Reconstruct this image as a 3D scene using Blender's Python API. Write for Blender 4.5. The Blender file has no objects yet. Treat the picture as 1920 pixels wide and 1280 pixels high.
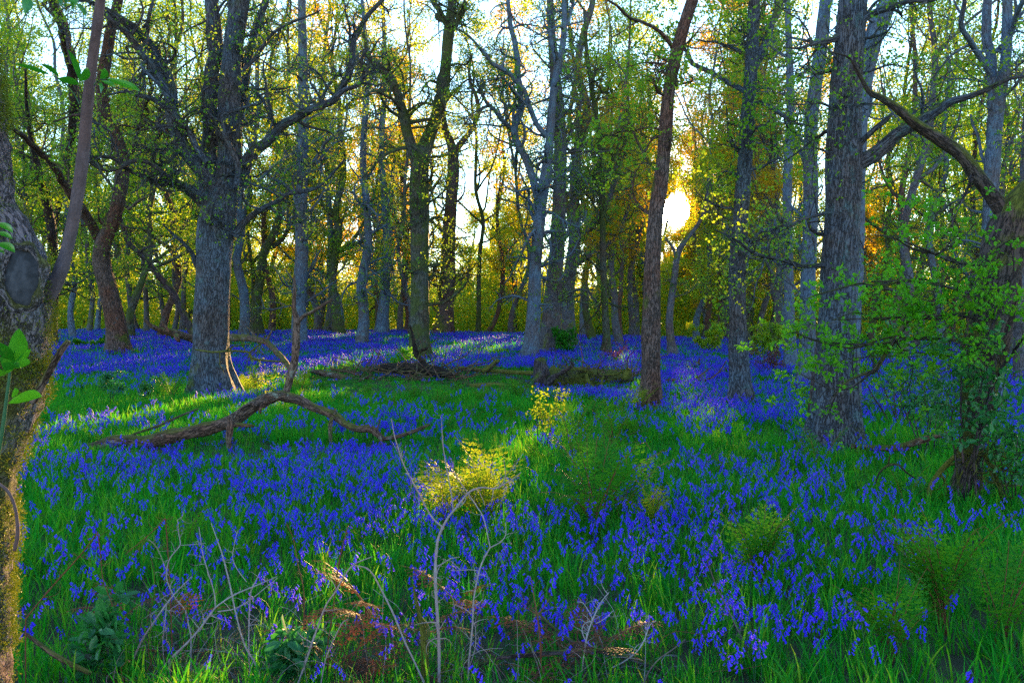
import bpy, math
import numpy as np
from mathutils import Vector

# ------------------------------------------------------------------ camera, world, sun, exposure
SC = bpy.context.scene
COL = SC.collection
F = 1844.0          # focal length in pixels of the 1920 wide photograph
HC = 1.55           # eye height
HY = 625.0          # pixel row of the horizon
cd = bpy.data.cameras.new("camera")
cam = bpy.data.objects.new("camera", cd)
COL.objects.link(cam)
cam.location = (0, 0, HC)
cam.rotation_euler = (math.radians(90), 0, 0)
cd.sensor_width = 36.0
cd.lens = 36.0 * F / 1920.0
cd.shift_y = -(640.0 - HY) / 1920.0
cd.clip_start = 0.05
cd.clip_end = 3000
SC.camera = cam

SUN_EL = math.radians(7.0)
SUN_AZ = math.atan((1268 - 960) / F)
SDIR = np.array([math.sin(SUN_AZ) * math.cos(SUN_EL), math.cos(SUN_AZ) * math.cos(SUN_EL), math.sin(SUN_EL)])

w = bpy.data.worlds.new("World")
SC.world = w
w.use_nodes = True
nt = w.node_tree
nt.nodes.clear()
def wn(t, **k):
    n = nt.nodes.new(t)
    for a, b in k.items():
        setattr(n, a, b)
    return n
sky = wn('ShaderNodeTexSky', sky_type='NISHITA', sun_disc=False)
sky.sun_elevation = SUN_EL
sky.sun_rotation = SUN_AZ
sky.altitude = 600
sky.air_density = 1.0
sky.dust_density = 0.0
sky.ozone_density = 2.0
bg = wn('ShaderNodeBackground')
bg.inputs[1].default_value = 0.15
wo = wn('ShaderNodeOutputWorld')
nt.links.new(sky.outputs[0], bg.inputs[0])
# the sun's disc with the bright air close round it, seen from anywhere in the same direction
tc = wn('ShaderNodeTexCoord')
dt = wn('ShaderNodeVectorMath', operation='DOT_PRODUCT')
nt.links.new(tc.outputs['Generated'], dt.inputs[0])
dt.inputs[1].default_value = tuple(SDIR)
mr = wn('ShaderNodeMapRange', interpolation_type='SMOOTHSTEP')
nt.links.new(dt.outputs['Value'], mr.inputs[0])
mr.inputs[1].default_value = math.cos(math.radians(0.95))
mr.inputs[2].default_value = math.cos(math.radians(0.55))
pw = wn('ShaderNodeMath', operation='POWER')
mx = wn('ShaderNodeMath', operation='MAXIMUM')
mx.inputs[1].default_value = 0.0
nt.links.new(dt.outputs['Value'], mx.inputs[0])
nt.links.new(mx.outputs[0], pw.inputs[0])
pw.inputs[1].default_value = 500.0
b2 = wn('ShaderNodeBackground')
b2.inputs[0].default_value = (1.0, 0.86, 0.6, 1)
ma = wn('ShaderNodeMath', operation='MULTIPLY')
ma.inputs[1].default_value = 30.0
nt.links.new(mr.outputs[0], ma.inputs[0])
nt.links.new(ma.outputs[0], b2.inputs[1])
b3 = wn('ShaderNodeBackground')
b3.inputs[0].default_value = (1.0, 0.62, 0.25, 1)
mb = wn('ShaderNodeMath', operation='MULTIPLY')
mb.inputs[1].default_value = 1.0
nt.links.new(pw.outputs[0], mb.inputs[0])
nt.links.new(mb.outputs[0], b3.inputs[1])
a1 = wn('ShaderNodeAddShader')
a2 = wn('ShaderNodeAddShader')
nt.links.new(bg.outputs[0], a1.inputs[0])
nt.links.new(b2.outputs[0], a1.inputs[1])
nt.links.new(a1.outputs[0], a2.inputs[0])
nt.links.new(b3.outputs[0], a2.inputs[1])
nt.links.new(a2.outputs[0], wo.inputs[0])

sd = bpy.data.lights.new("sun", 'SUN')
sd.energy = 5.0
sd.angle = math.radians(0.5)
sd.color = (1.0, 0.60, 0.22)
so = bpy.data.objects.new("sun", sd)
COL.objects.link(so)
so.rotation_euler = Vector(tuple(SDIR)).to_track_quat('Z', 'Y').to_euler()

SC.view_settings.view_transform = 'Standard'
SC.view_settings.look = 'None'
SC.view_settings.gamma = 1.0
SC.view_settings.exposure = 2.6
SC.render.engine = 'CYCLES'
CY = SC.cycles
CY.max_bounces = 6
CY.diffuse_bounces = 3
CY.glossy_bounces = 1
CY.transmission_bounces = 3
CY.transparent_max_bounces = 4
CY.sample_clamp_indirect = 4.0
CY.use_denoising = False

# ------------------------------------------------------------------ terrain
_GY = np.array([-60, 0, 11, 15, 19, 23, 27, 32, 38, 45, 52, 60, 75, 100, 160, 420], float)
_GZ = np.array([0, 0, 0, .03, .08, .18, .31, .52, .80, 1.08, 1.30, 1.34, 1.15, .7, .3, 0], float)
def ground(x, y):
    x = np.asarray(x, float); y = np.asarray(y, float)
    z = (np.interp(y, _GY, _GZ) + np.interp(y - 2, _GY, _GZ) + np.interp(y + 2, _GY, _GZ)) / 3
    px = 960 + F * x / np.maximum(y, 12)
    f = np.interp(px, [-400, 100, 400, 700, 950, 1150, 1400, 1900, 2400], [1.15, 1.12, 1.02, 1.06, .95, .82, .66, .55, .5])
    b = .035 * np.sin(x * .9 + 1.3) * np.sin(y * .7 + .4) + .02 * np.sin(x * 2.3 + y * 1.1) + .012 * np.sin(x * 5.1 - y * 4.3)
    return z * f + b * np.clip((y + 5) / 10, .3, 1)
def W(px, py, d):
    """the point seen at a pixel of the photograph, d metres ahead"""
    return np.array([(px - 960) / F * d, d, HC - (py - HY) / F * d])
def row(px, d):
    z = ground((px - 960) / F * d, d)
    return HY + (HC - z) / d * F
_DD = np.concatenate([np.arange(2.0, 20, .05), np.arange(20, 58, .2)])
def depth(px, py):
    r = row(px, _DD)
    i = np.argmax(r <= py)
    return float(_DD[i]) if r[i] <= py else 56.0
def GP(px, py):
    d = depth(px, py)
    x = (px - 960) / F * d
    return np.array([x, d, float(ground(x, d))])

# shafts through which low sun gets between the crowns: start on the ground, radius
BEAMS = []
for px, py, r in [(95, 820, .35), (140, 810, .40), (200, 798, .35), (250, 788, .33), (310, 772, .38), (370, 755, .38), (420, 742, .40), (470, 725, .35), (560, 712, .5),
                  (900, 940, .42), (1010, 825, .38), (1190, 745, .30), (560, 1225, .32), (660, 1120, .3),
                  (1330, 790, .45), (1290, 725, .5), (1165, 697, .5), (880, 655, .8), (760, 642, .7), (620, 642, .7), (950, 660, .7)]:
    BEAMS.append((GP(px, py) + np.array([0, 0, .15]), r * (1.15 if px < 480 else .8)))
for z_ in (.35, .8, 1.2):
    BEAMS.append((np.array([-1.22, 2.6, z_]), .22))
CAMP = np.array([0, 0, HC])
def keep(P):
    """false for points inside one of the shafts, or in the gap through which the sun's disc shows"""
    k = np.ones(len(P), bool)
    for q, r in BEAMS:
        v = P - q
        t = v @ SDIR
        pr = np.linalg.norm(v - t[:, None] * SDIR, axis=1)
        k &= ~((t > 3.5) & (pr < r))
    v = P - CAMP
    t = v @ SDIR
    pr = np.linalg.norm(v - t[:, None] * SDIR, axis=1)
    k &= ~((t > 3) & (pr < .0125 * t + .02))
    return k
def beam_clear(x, y, r=.35):
    """true where a trunk does not stand in a shaft"""
    for q, rr in BEAMS:
        t = (y - q[1]) / SDIR[1]
        if t > 1 and q[2] + t * SDIR[2] < 16 and abs(q[0] + t * SDIR[0] - x) < rr + r:
            return False
    if abs(x / y * F + 960 - 1268) < 20 + F * r / y:
        return False
    return True

# ------------------------------------------------------------------ helpers
def tag(o, label=None, cat=None, group=None, kind=None):
    if label: o['label'] = label
    if cat: o['category'] = cat
    if group: o['group'] = group
    if kind: o['kind'] = kind
    return o
def empty(name, loc, label, cat, group=None):
    o = bpy.data.objects.new(name, None)
    COL.objects.link(o)
    o.location = tuple(float(v) for v in loc)
    o.empty_display_size = .2
    return tag(o, label, cat, group)
def mesh(name, parts, mats, smooth=True):
    """parts: list of (V, F (m,k), bark (n,3) or None, rnd (n,) or None, material index)"""
    nv = sum(len(p[0]) for p in parts)
    me = bpy.data.meshes.new(name)
    if nv == 0:
        return me
    V = np.concatenate([p[0] for p in parts]).astype(np.float32)
    loops, starts, midx = [], [], []
    off = 0; lo = 0
    for p in parts:
        f = np.asarray(p[1], np.int32)
        loops.append((f + off).ravel())
        starts.append(lo + np.arange(len(f), dtype=np.int32) * f.shape[1])
        midx.append(np.full(len(f), p[4] if len(p) > 4 else 0, np.int32))
        lo += f.size; off += len(p[0])
    loops = np.concatenate(loops); starts = np.concatenate(starts); midx = np.concatenate(midx)
    me.vertices.add(nv); me.loops.add(len(loops)); me.polygons.add(len(starts))
    me.vertices.foreach_set("co", V.ravel())
    me.loops.foreach_set("vertex_index", loops)
    me.polygons.foreach_set("loop_start", starts)
    me.polygons.foreach_set("material_index", midx)
    if smooth:
        me.polygons.foreach_set("use_smooth", np.ones(len(starts), bool))
    if any(p[2] is not None for p in parts):
        a = me.attributes.new("bark", 'FLOAT_VECTOR', 'POINT')
        a.data.foreach_set("vector", np.concatenate([p[2] if p[2] is not None else np.zeros((len(p[0]), 3)) for p in parts]).astype(np.float32).ravel())
    if any(len(p) > 3 and p[3] is not None for p in parts):
        a = me.attributes.new("rnd", 'FLOAT', 'POINT')
        a.data.foreach_set("value", np.concatenate([p[3] if p[3] is not None else np.zeros(len(p[0])) for p in parts]).astype(np.float32))
    me.update(calc_edges=True)
    for m in (mats if isinstance(mats, (list, tuple)) else [mats]):
        me.materials.append(m)
    return me
def obj(name, me, parent=None, origin=None):
    """link ONE mesh object; with an origin its points are given in world space and moved to be relative to it"""
    o = bpy.data.objects.new(name, me)
    COL.objects.link(o)
    if origin is not None:
        n = len(me.vertices)
        if n:
            a = np.empty(n * 3, np.float32)
            me.vertices.foreach_get("co", a)
            a = a.reshape(-1, 3) - np.asarray(origin, np.float32)
            me.vertices.foreach_set("co", a.ravel())
            me.update()
        if parent is None:
            o.location = tuple(float(v) for v in origin)
    if parent is not None:
        o.parent = parent
    return o
def unit(v):
    return v / np.maximum(np.linalg.norm(v, axis=-1, keepdims=True), 1e-9)

def tubes(P, R, S=6, rng=None, rough=0.0, base=None, lobes=0):
    """P (B,K,3), R (B,K): B tubes as one (V, F, bark, rnd) block"""
    P = np.asarray(P, float); R = np.asarray(R, float)
    B, K = R.shape
    T = np.empty_like(P)
    T[:, 1:-1] = P[:, 2:] - P[:, :-2]
    T[:, 0] = P[:, 1] - P[:, 0]; T[:, -1] = P[:, -1] - P[:, -2]
    T = unit(T)
    ref = np.where(np.abs(T[:, :1, 2:3]) < .7, np.array([0, 0, 1.]), np.array([1., 0, 0]))[:, 0]
    N = np.empty_like(P)
    n = unit(ref - (ref * T[:, 0]).sum(-1, keepdims=True) * T[:, 0])
    N[:, 0] = n
    for k in range(1, K):
        n = unit(n - (n * T[:, k]).sum(-1, keepdims=True) * T[:, k])
        N[:, k] = n
    Bn = np.cross(T, N)
    th = np.arange(S) / S * 2 * math.pi
    c, s = np.cos(th), np.sin(th)
    rr = np.repeat(R[:, :, None], S, 2)
    L = np.concatenate([np.zeros((B, 1)), np.cumsum(np.linalg.norm(P[:, 1:] - P[:, :-1], axis=-1), 1)], 1)
    if rough and rng is not None:
        for a, f1 in ((1.0, 2), (.6, 3), (.5, 5), (.35, 8)):
            ph = rng.uniform(0, 6.28, (B, 1, 1)); ph2 = rng.uniform(0, 6.28, (B, 1, 1))
            rr = rr * (1 + rough * a * np.sin(f1 * th[None, None] + ph + 1.5 * np.sin(L[:, :, None] * 1.3 + ph2)) * np.cos(L[:, :, None] * (1.1 + f1 * .9) / np.maximum(R[:, :1, None] * 4, .25) + ph2 + th[None, None] * (f1 % 2)))
    if lobes:
        ph = rng.uniform(0, 6.28)
        e = np.exp(-np.maximum(L[:, :, None] - .3, 0) / (.55 + R[:, :1, None] * .6))
        rr = rr * (1 + .42 * e + .22 * e * np.sin(lobes * th[None, None] + ph) + .10 * e * np.sin((lobes * 2 + 1) * th[None, None] + ph * 2))
    V = P[:, :, None] + rr[..., None] * (c[None, None, :, None] * N[:, :, None] + s[None, None, :, None] * Bn[:, :, None])
    r0 = R.max(1)[:, None, None] * .9 + .002
    off = (np.arange(B) * 3.7)[:, None, None] if rng is None else rng.uniform(0, 40, (B, 1, 1))
    bark = np.stack([np.broadcast_to(c * r0, V.shape[:3]) + off, np.broadcast_to(s * r0, V.shape[:3]), np.broadcast_to(L[:, :, None], V.shape[:3]) + off], -1)
    idx = np.arange(B * K * S).reshape(B, K, S)
    a = idx[:, :-1]; b = idx[:, 1:]
    f = np.stack([a, np.roll(a, -1, 2), np.roll(b, -1, 2), b], -1).reshape(-1, 4)
    rnd = np.repeat((np.arange(B) * .618 % 1), K * S)
    return V.reshape(-1, 3), f, bark.reshape(-1, 3), rnd

def spline(pts, step=.1, kmin=6, kmax=120):
    """Catmull-Rom through the rows of pts (any number of columns), first three columns are the position"""
    p = np.asarray(pts, float)
    if len(p) < 2: raise ValueError
    q = np.vstack([2 * p[0] - p[1], p, 2 * p[-1] - p[-2]])
    L = np.linalg.norm(np.diff(p[:, :3], axis=0), axis=1)
    K = int(np.clip(L.sum() / step, kmin, kmax))
    s = np.concatenate([[0], np.cumsum(L)])
    u = np.linspace(0, s[-1], K)
    i = np.clip(np.searchsorted(s, u, side='right') - 1, 0, len(L) - 1)
    t = ((u - s[i]) / np.maximum(L[i], 1e-9))[:, None]
    a, b, c, d = q[i], q[i + 1], q[i + 2], q[i + 3]
    r = .5 * ((2 * b) + (c - a) * t + (2 * a - 5 * b + 4 * c - d) * t * t + (3 * b - a - 3 * c + d) * t ** 3)
    return r
def limb_from_pixels(pts, d, dend=None, step=.1, rng=None, wig=.0, kmax=120):
    """pts (px, py, width in px); depth runs from d to dend"""
    n = len(pts)
    if dend is None: dend = d
    cum = np.concatenate([[0], np.cumsum([math.hypot(pts[i + 1][0] - pts[i][0], pts[i + 1][1] - pts[i][1]) for i in range(n - 1)])])
    cum = cum / max(cum[-1], 1e-6)
    A = []
    for (px, py, wd), t in zip(pts, cum):
        dd = d + (dend - d) * t ** 1.3
        A.append([*W(px, py, dd), wd * dd / F / 2])
    r = spline(A, step, kmax=kmax)
    r[:, 3] = np.maximum(r[:, 3], .0012)
    if wig and rng is not None:
        k = len(r)
        ph = rng.uniform(0, 6.28, 6)
        s = np.linspace(0, 1, k)[:, None] * np.linalg.norm(r[-1, :3] - r[0, :3])
        e = np.sin(np.linspace(0, math.pi, k))[:, None]
        r[:, :3] += wig * e * np.concatenate([np.sin(s * 3.1 + ph[0]) + .5 * np.sin(s * 7.3 + ph[1]), np.sin(s * 2.7 + ph[2]) + .5 * np.sin(s * 6.1 + ph[3]), .6 * np.sin(s * 3.7 + ph[4]) + .4 * np.sin(s * 8.3 + ph[5])], 1)
    return r
def resamp(r, K):
    i = np.linspace(0, len(r) - 1, K)
    j = np.clip(i.astype(int), 0, len(r) - 2)
    t = (i - j)[:, None]
    return r[j] * (1 - t) + r[j + 1] * t
def capped(r, tip=True, foot=False):
    """add rings of no radius so that the ends are closed"""
    a = r.copy()
    if tip:
        e = a[-1:].copy(); e[:, 3] = .0005; e[:, :3] += (a[-1, :3] - a[-2, :3]) * .05
        a = np.vstack([a, e])
    if foot:
        e = a[:1].copy(); e[:, 3] = .0005; e[:, :3] -= (a[1, :3] - a[0, :3]) * .05
        a = np.vstack([e, a])
    return a
def grow(P, R, n, L, K, rng, wig=.3, up=.1, spread=.8, t0=.15, rr=.55, tip=.25, t1=1.0, rmin=.0015, taper_len=.5, rcap=.03):
    """n new branches sprouting from the parent branches P (B,Kp,3), R (B,Kp)"""
    B, Kp = R.shape
    seg = np.linalg.norm(P[:, 1:] - P[:, :-1], axis=-1).sum(1)
    pi = rng.choice(B, n, p=seg / seg.sum())
    t = rng.uniform(t0, t1, n)
    i = t * (Kp - 1)
    j = np.clip(i.astype(int), 0, Kp - 2)
    f = (i - j)[:, None]
    pos = P[pi, j] * (1 - f) + P[pi, j + 1] * f
    rad = (R[pi, j] * (1 - f[:, 0]) + R[pi, j + 1] * f[:, 0])
    tan = unit(P[pi, j + 1] - P[pi, j])
    rv = rng.normal(size=(n, 3))
    perp = unit(rv - (rv * tan).sum(-1, keepdims=True) * tan)
    dr = unit(tan * (1 - spread) + perp * spread)
    ln = L * rng.uniform(.55, 1.35, n) * (1 - taper_len * t)
    r0 = np.maximum(np.minimum(rad * rr, ln * rcap), rmin)
    out = np.empty((n, K, 3)); out[:, 0] = pos
    st = (ln / (K - 1))[:, None]
    drift = rng.normal(size=(n, 3)) * wig * .5
    for k in range(1, K):
        drift = drift * .6 + rng.normal(size=(n, 3)) * wig * .6
        dr = unit(dr + drift + np.array([0, 0, up]))
        pos = pos + dr * st
        out[:, k] = pos
    rad2 = r0[:, None] * np.linspace(1, tip, K)[None]
    return out, rad2

def leaf_mesh(C, size, rng, shape='fold', up=.5, rnd=None, droop=0.0, aspect=.42, dirs=None):
    """one small leaf per centre"""
    n = len(C)
    size = np.broadcast_to(size, (n,)) * rng.uniform(.6, 1.25, n)
    nrm = unit(rng.normal(size=(n, 3)) + np.array([0, 0, up]))
    ax = rng.normal(size=(n, 3)) if dirs is None else dirs + rng.normal(size=(n, 3)) * .35
    ax[:, 2] -= droop
    ax = unit(ax - (ax * nrm).sum(-1, keepdims=True) * nrm)
    sd_ = np.cross(nrm, ax)
    if shape == 'fold':
        T = np.array([[0, 0, 0], [.35, .5, .12], [.8, .38, .08], [1, 0, -.06], [.8, -.38, .08], [.35, -.5, .12]])
        FF = np.array([[0, 3, 2, 1], [0, 5, 4, 3]])
    elif shape == 'tri':
        T = np.array([[0, 0, 0], [.6, .5, .05], [1, -.25, 0]])
        FF = np.array([[0, 1, 2]])
    else:
        T = np.array([[0, 0, 0], [.55, .5, .1], [1, 0, 0], [.45, -.5, .1]])
        FF = np.array([[0, 1, 2, 3]])
    m = len(T)
    V = C[:, None] + size[:, None, None] * (T[None, :, :1] * ax[:, None] + T[None, :, 1:2] * aspect * 1.6 * sd_[:, None] + T[None, :, 2:] * nrm[:, None])
    f = (FF[None] + (np.arange(n) * m)[:, None, None]).reshape(-1, FF.shape[1])
    if rnd is None: rnd = rng.uniform(0, 1, n)
    return V.reshape(-1, 3), f, None, np.repeat(rnd, m)

# ------------------------------------------------------------------ materials
def mat(name):
    m = bpy.data.materials.new(name)
    m.use_nodes = True
    t = m.node_tree
    t.nodes.clear()
    return m, t
class N:
    def __init__(s, t): s.t = t
    def __call__(s, typ, ins=None, **k):
        n = s.t.nodes.new(typ)
        for a, b in k.items(): setattr(n, a, b)
        for a, b in (ins or {}).items():
            if hasattr(b, 'is_output') or isinstance(b, bpy.types.NodeSocket): s.t.links.new(b, n.inputs[a])
            else: n.inputs[a].default_value = b
        return n
    def ramp(s, fac, stops, interp='LINEAR'):
        n = s.t.nodes.new('ShaderNodeValToRGB')
        s.t.links.new(fac, n.inputs[0])
        n.color_ramp.interpolation = interp
        e = n.color_ramp.elements
        while len(e) < len(stops): e.new(.5)
        for k, (p, c) in enumerate(stops):
            e[k].position = p
            e[k].color = (c, c, c, 1) if np.isscalar(c) else (*c, 1)
        return n.outputs[0]
    def mix(s, f, a, b, bt='MIX'):
        n = s.t.nodes.new('ShaderNodeMix')
        n.data_type = 'RGBA'; n.blend_type = bt
        for i, v in ((0, f), (6, a), (7, b)):
            if isinstance(v, bpy.types.NodeSocket): s.t.links.new(v, n.inputs[i])
            else: n.inputs[i].default_value = v if i == 0 else (*v, 1)
        return n.outputs[2]
    def math(s, op, a, b=0.0, clamp=False):
        n = s.t.nodes.new('ShaderNodeMath'); n.operation = op; n.use_clamp = clamp
        for i, v in ((0, a), (1, b)):
            if isinstance(v, bpy.types.NodeSocket): s.t.links.new(v, n.inputs[i])
            else: n.inputs[i].default_value = v
        return n.outputs[0]

def bark_mat(name, dark, light, lichen=(.30, .34, .30), moss=.2, lichen_amt=.3, scale=1.0, bump=.9, mosscol=(.10, .13, .012), smooth_bark=False, zst=.22):
    m, t = mat(name); n = N(t)
    at = n('ShaderNodeAttribute', attribute_name='bark')
    geo = n('ShaderNodeNewGeometry')
    mp = n('ShaderNodeMapping', {'Vector': at.outputs['Vector'], 'Scale': (scale, scale, scale * (zst if not smooth_bark else .8))})
    nz = n('ShaderNodeTexNoise', {'Vector': mp.outputs[0], 'Scale': 9.0, 'Detail': 5.0, 'Roughness': .65})
    dis = n('ShaderNodeMixRGB', {'Fac': .22, 'Color1': mp.outputs[0], 'Color2': nz.outputs['Color']})
    vo = n('ShaderNodeTexVoronoi', {'Vector': dis.outputs[0], 'Scale': 26.0 if not smooth_bark else 9.0}, feature='DISTANCE_TO_EDGE')
    edge = n.ramp(vo.outputs['Distance'], [(0.0, 0.0), (.16, 1.0)])
    fine = n('ShaderNodeTexNoise', {'Vector': mp.outputs[0], 'Scale': 60.0, 'Detail': 4.0, 'Roughness': .7})
    big = n('ShaderNodeTexNoise', {'Vector': geo.outputs['Position'], 'Scale': 1.7, 'Detail': 5.0, 'Roughness': .6})
    h = n.math('ADD', n.math('MULTIPLY', edge, .55 if not smooth_bark else .08), n.math('MULTIPLY', fine.outputs['Fac'], .45))
    h = n.math('ADD', h, n.math('MULTIPLY', nz.outputs['Fac'], .5))
    c = n.ramp(h, [(.28, tuple(v * .5 for v in dark)), (.52, dark), (.78, tuple((a + b) / 2 for a, b in zip(dark, light))), (1.0, light)])
    b2_ = n('ShaderNodeTexNoise', {'Vector': geo.outputs['Position'], 'Scale': .9, 'Detail': 4.0, 'Roughness': .65})
    bm = n.ramp(b2_.outputs['Fac'], [(.42, 0.0), (.60, .8)])
    c = n.mix(bm, c, (1.15, .66, .46), 'MULTIPLY')
    lm = n('ShaderNodeTexNoise', {'Vector': at.outputs['Vector'], 'Scale': 5.0, 'Detail': 6.0, 'Roughness': .75})
    lmask = n.ramp(lm.outputs['Fac'], [(.62 - .2 * lichen_amt, 0.0), (.72 - .2 * lichen_amt, 1.0)])
    c = n.mix(n.math('MULTIPLY', lmask, .75), c, lichen)
    sp = n('ShaderNodeSeparateXYZ', {0: geo.outputs['Normal']})
    ms = n.math('ADD', n.math('MULTIPLY', sp.outputs[2], .22), big.outputs['Fac'])
    ms = n.math('ADD', ms, n.math('MULTIPLY', fine.outputs['Fac'], .18))
    mm = n.ramp(ms, [(.80 - .34 * moss, 0.0), (.90 - .34 * moss, 1.0)])
    mvar = n.mix(fine.outputs['Fac'], tuple(v * .45 for v in mosscol), mosscol)
    c = n.mix(n.math('MULTIPLY', mm, .85), c, mvar)
    bp = n('ShaderNodeBump', {'Strength': bump, 'Distance': .025 if not smooth_bark else .004, 'Height': h})
    p = n('ShaderNodeBsdfPrincipled', {'Base Color': c, 'Roughness': .85, 'Normal': bp.outputs[0], 'Specular IOR Level': .25})
    o = n('ShaderNodeOutputMaterial', {0: p.outputs[0]})
    return m

def leaf_mat(name, cols, trans, tw=.5, rough=.55, spec=.3, use_obj=False):
    """cols, trans: (three) colours ramped over each leaf's own random number"""
    m, t = mat(name); n = N(t)
    at = n('ShaderNodeAttribute', attribute_name='rnd')
    f = at.outputs['Fac']
    if use_obj:
        oi = n('ShaderNodeObjectInfo')
        f = n.math('ADD', n.math('MULTIPLY', f, .5), n.math('MULTIPLY', oi.outputs['Random'], .5))
    else:
        geo = n('ShaderNodeNewGeometry')
        nz = n('ShaderNodeTexNoise', {'Vector': geo.outputs['Position'], 'Scale': .55, 'Detail': 3.0})
        f = n.math('ADD', n.math('MULTIPLY', f, .45), n.math('MULTIPLY', n.math('SUBTRACT', nz.outputs['Fac'], .22), .95), clamp=True)
    k = len(cols) - 1
    c = n.ramp(f, [(i / k, v) for i, v in enumerate(cols)])
    c2 = n.ramp(f, [(i / k, v) for i, v in enumerate(trans)])
    p = n('ShaderNodeBsdfPrincipled', {'Base Color': c, 'Roughness': rough, 'Specular IOR Level': spec})
    tr = n('ShaderNodeBsdfTranslucent', {'Color': c2})
    mx_ = n('ShaderNodeMixShader', {0: tw, 1: p.outputs[0], 2: tr.outputs[0]})
    n('ShaderNodeOutputMaterial', {0: mx_.outputs[0]})
    return m

M = {}  # bluish barks and their lichen carry the sky's blue light in their colour
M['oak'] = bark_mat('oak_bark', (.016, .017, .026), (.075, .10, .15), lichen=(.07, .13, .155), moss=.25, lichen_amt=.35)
M['oak_mossy'] = bark_mat('mossy_bark', (.022, .018, .018), (.10, .085, .09), moss=1.15, lichen_amt=.25, mosscol=(.16, .17, .012))
M['greenish'] = bark_mat('greenish_bark', (.02, .02, .02), (.085, .095, .085), moss=.75, lichen_amt=.3, lichen=(.07, .12, .12), mosscol=(.07, .10, .02))
M['brown'] = bark_mat('brown_bark', (.022, .015, .014), (.12, .085, .085), moss=.35, lichen_amt=.15, lichen=(.08, .10, .12))
M['dark_mossy'] = bark_mat('dark_mossy_bark', (.014, .012, .014), (.07, .06, .065), moss=.62, lichen_amt=.1, mosscol=(.12, .14, .012), lichen=(.09, .12, .10))
M['dark'] = bark_mat('dark_bark', (.014, .012, .018), (.075, .065, .09), lichen=(.07, .10, .10), moss=.45, lichen_amt=.1)
M['pale'] = bark_mat('pale_skylit_bark', (.03, .036, .06), (.085, .135, .23), lichen=(.08, .15, .22), moss=.12, lichen_amt=.5, bump=.5)
M['far'] = bark_mat('far_bark', (.02, .022, .03), (.09, .10, .14), lichen=(.08, .12, .13), moss=.4, lichen_amt=.3, bump=.4)
M['dead'] = bark_mat('dead_wood', (.03, .018, .014), (.15, .10, .085), moss=.35, lichen_amt=.2, bump=.8, mosscol=(.13, .13, .02))
M['shoot'] = bark_mat('smooth_shoot_bark', (.09, .07, .085), (.23, .185, .235), moss=-1, lichen_amt=-.2, bump=.35, smooth_bark=True, scale=3)
M['blackwood'] = bark_mat('black_dead_wood', (.004, .003, .003), (.03, .022, .02), moss=-1, lichen_amt=-.5)
M['scarwood'] = bark_mat('smooth_scar', (.02, .022, .030), (.11, .115, .15), moss=.1, lichen_amt=-.2, smooth_bark=True, bump=.2)
M['drystem'] = bark_mat('dry_stem_bark', (.24, .22, .28), (.62, .60, .72), moss=-1, lichen_amt=0, bump=.3, smooth_bark=True, scale=6)
M['brownstem'] = bark_mat('brown_stem_bark', (.13, .05, .03), (.30, .15, .09), moss=-1, lichen_amt=-.3, bump=.3, smooth_bark=True, scale=6)
G3 = [(.02, .13, .008), (.05, .21, .010), (.13, .27, .012)]
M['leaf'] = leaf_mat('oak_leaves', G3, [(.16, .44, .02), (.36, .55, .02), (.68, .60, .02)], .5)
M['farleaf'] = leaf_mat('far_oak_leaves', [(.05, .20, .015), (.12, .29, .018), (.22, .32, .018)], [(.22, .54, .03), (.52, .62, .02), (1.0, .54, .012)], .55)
M['midleaf'] = M['leaf']
M['bronzeglowleaf'] = leaf_mat('bronze_sunglow_leaves', [(.04, .10, .008), (.12, .13, .01), (.22, .13, .01)], [(.35, .42, .01), (.85, .48, .01), (.95, .38, .01)], .55)  # young bronze leaves, with the low sun's orange glow put into the colour
M['brightleaf'] = leaf_mat('young_oak_leaves', [(.03, .19, .004), (.05, .26, .006), (.11, .32, .008)], [(.10, .45, .01), (.2, .55, .01), (.35, .6, .01)], .45)
M['tealleaf'] = leaf_mat('elder_leaves', [(.012, .10, .035), (.018, .13, .04), (.03, .16, .04)], [(.03, .25, .03), (.05, .3, .03), (.08, .36, .03)], .35, rough=.45, spec=.5)
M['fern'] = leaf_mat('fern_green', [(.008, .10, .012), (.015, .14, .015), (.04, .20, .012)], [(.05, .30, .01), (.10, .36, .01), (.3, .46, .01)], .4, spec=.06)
M['fernsunlit'] = leaf_mat('fern_sunlit', [(.06, .16, .012), (.13, .22, .012), (.24, .26, .012)], [(.18, .38, .02), (.38, .48, .02), (.65, .50, .02)], .5, spec=.08)  # sunlit copy of the fern green, the sun's yellow painted in
M['grass'] = leaf_mat('grass_blades', [(.001, .11, .014), (.002, .17, .016), (.010, .25, .016), (.035, .20, .02)], [(.006, .30, .008), (.03, .42, .010), (.15, .50, .01), (.40, .50, .03)], .5, rough=.6, spec=.12, use_obj=True)
M['bell'] = leaf_mat('bluebell_petals', [(.035, .02, .70), (.06, .035, .90), (.15, .08, .96)], [(.10, .05, .75), (.2, .08, .85), (.4, .15, .85)], .4, rough=.6, spec=.15, use_obj=True)
M['bellstem'] = leaf_mat('bluebell_stem', [(.02, .09, .03), (.03, .11, .05), (.04, .12, .08)], [(.1, .3, .05)] * 3, .2)
M['bracken'] = leaf_mat('dead_bracken', [(.07, .03, .03), (.13, .05, .035), (.30, .08, .02)], [(.15, .05, .03), (.3, .1, .03), (.6, .16, .02)], .35, spec=.04)
M['moss'] = leaf_mat('moss_tufts', [(.035, .065, .005), (.10, .13, .006), (.26, .22, .008)], [(.12, .2, .01), (.28, .32, .01), (.6, .42, .01)], .25)
M['redleaf'] = leaf_mat('bramble_leaves', [(.05, .02, .03), (.09, .03, .04), (.05, .09, .02)], [(.2, .06, .05)] * 3, .3)

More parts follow.
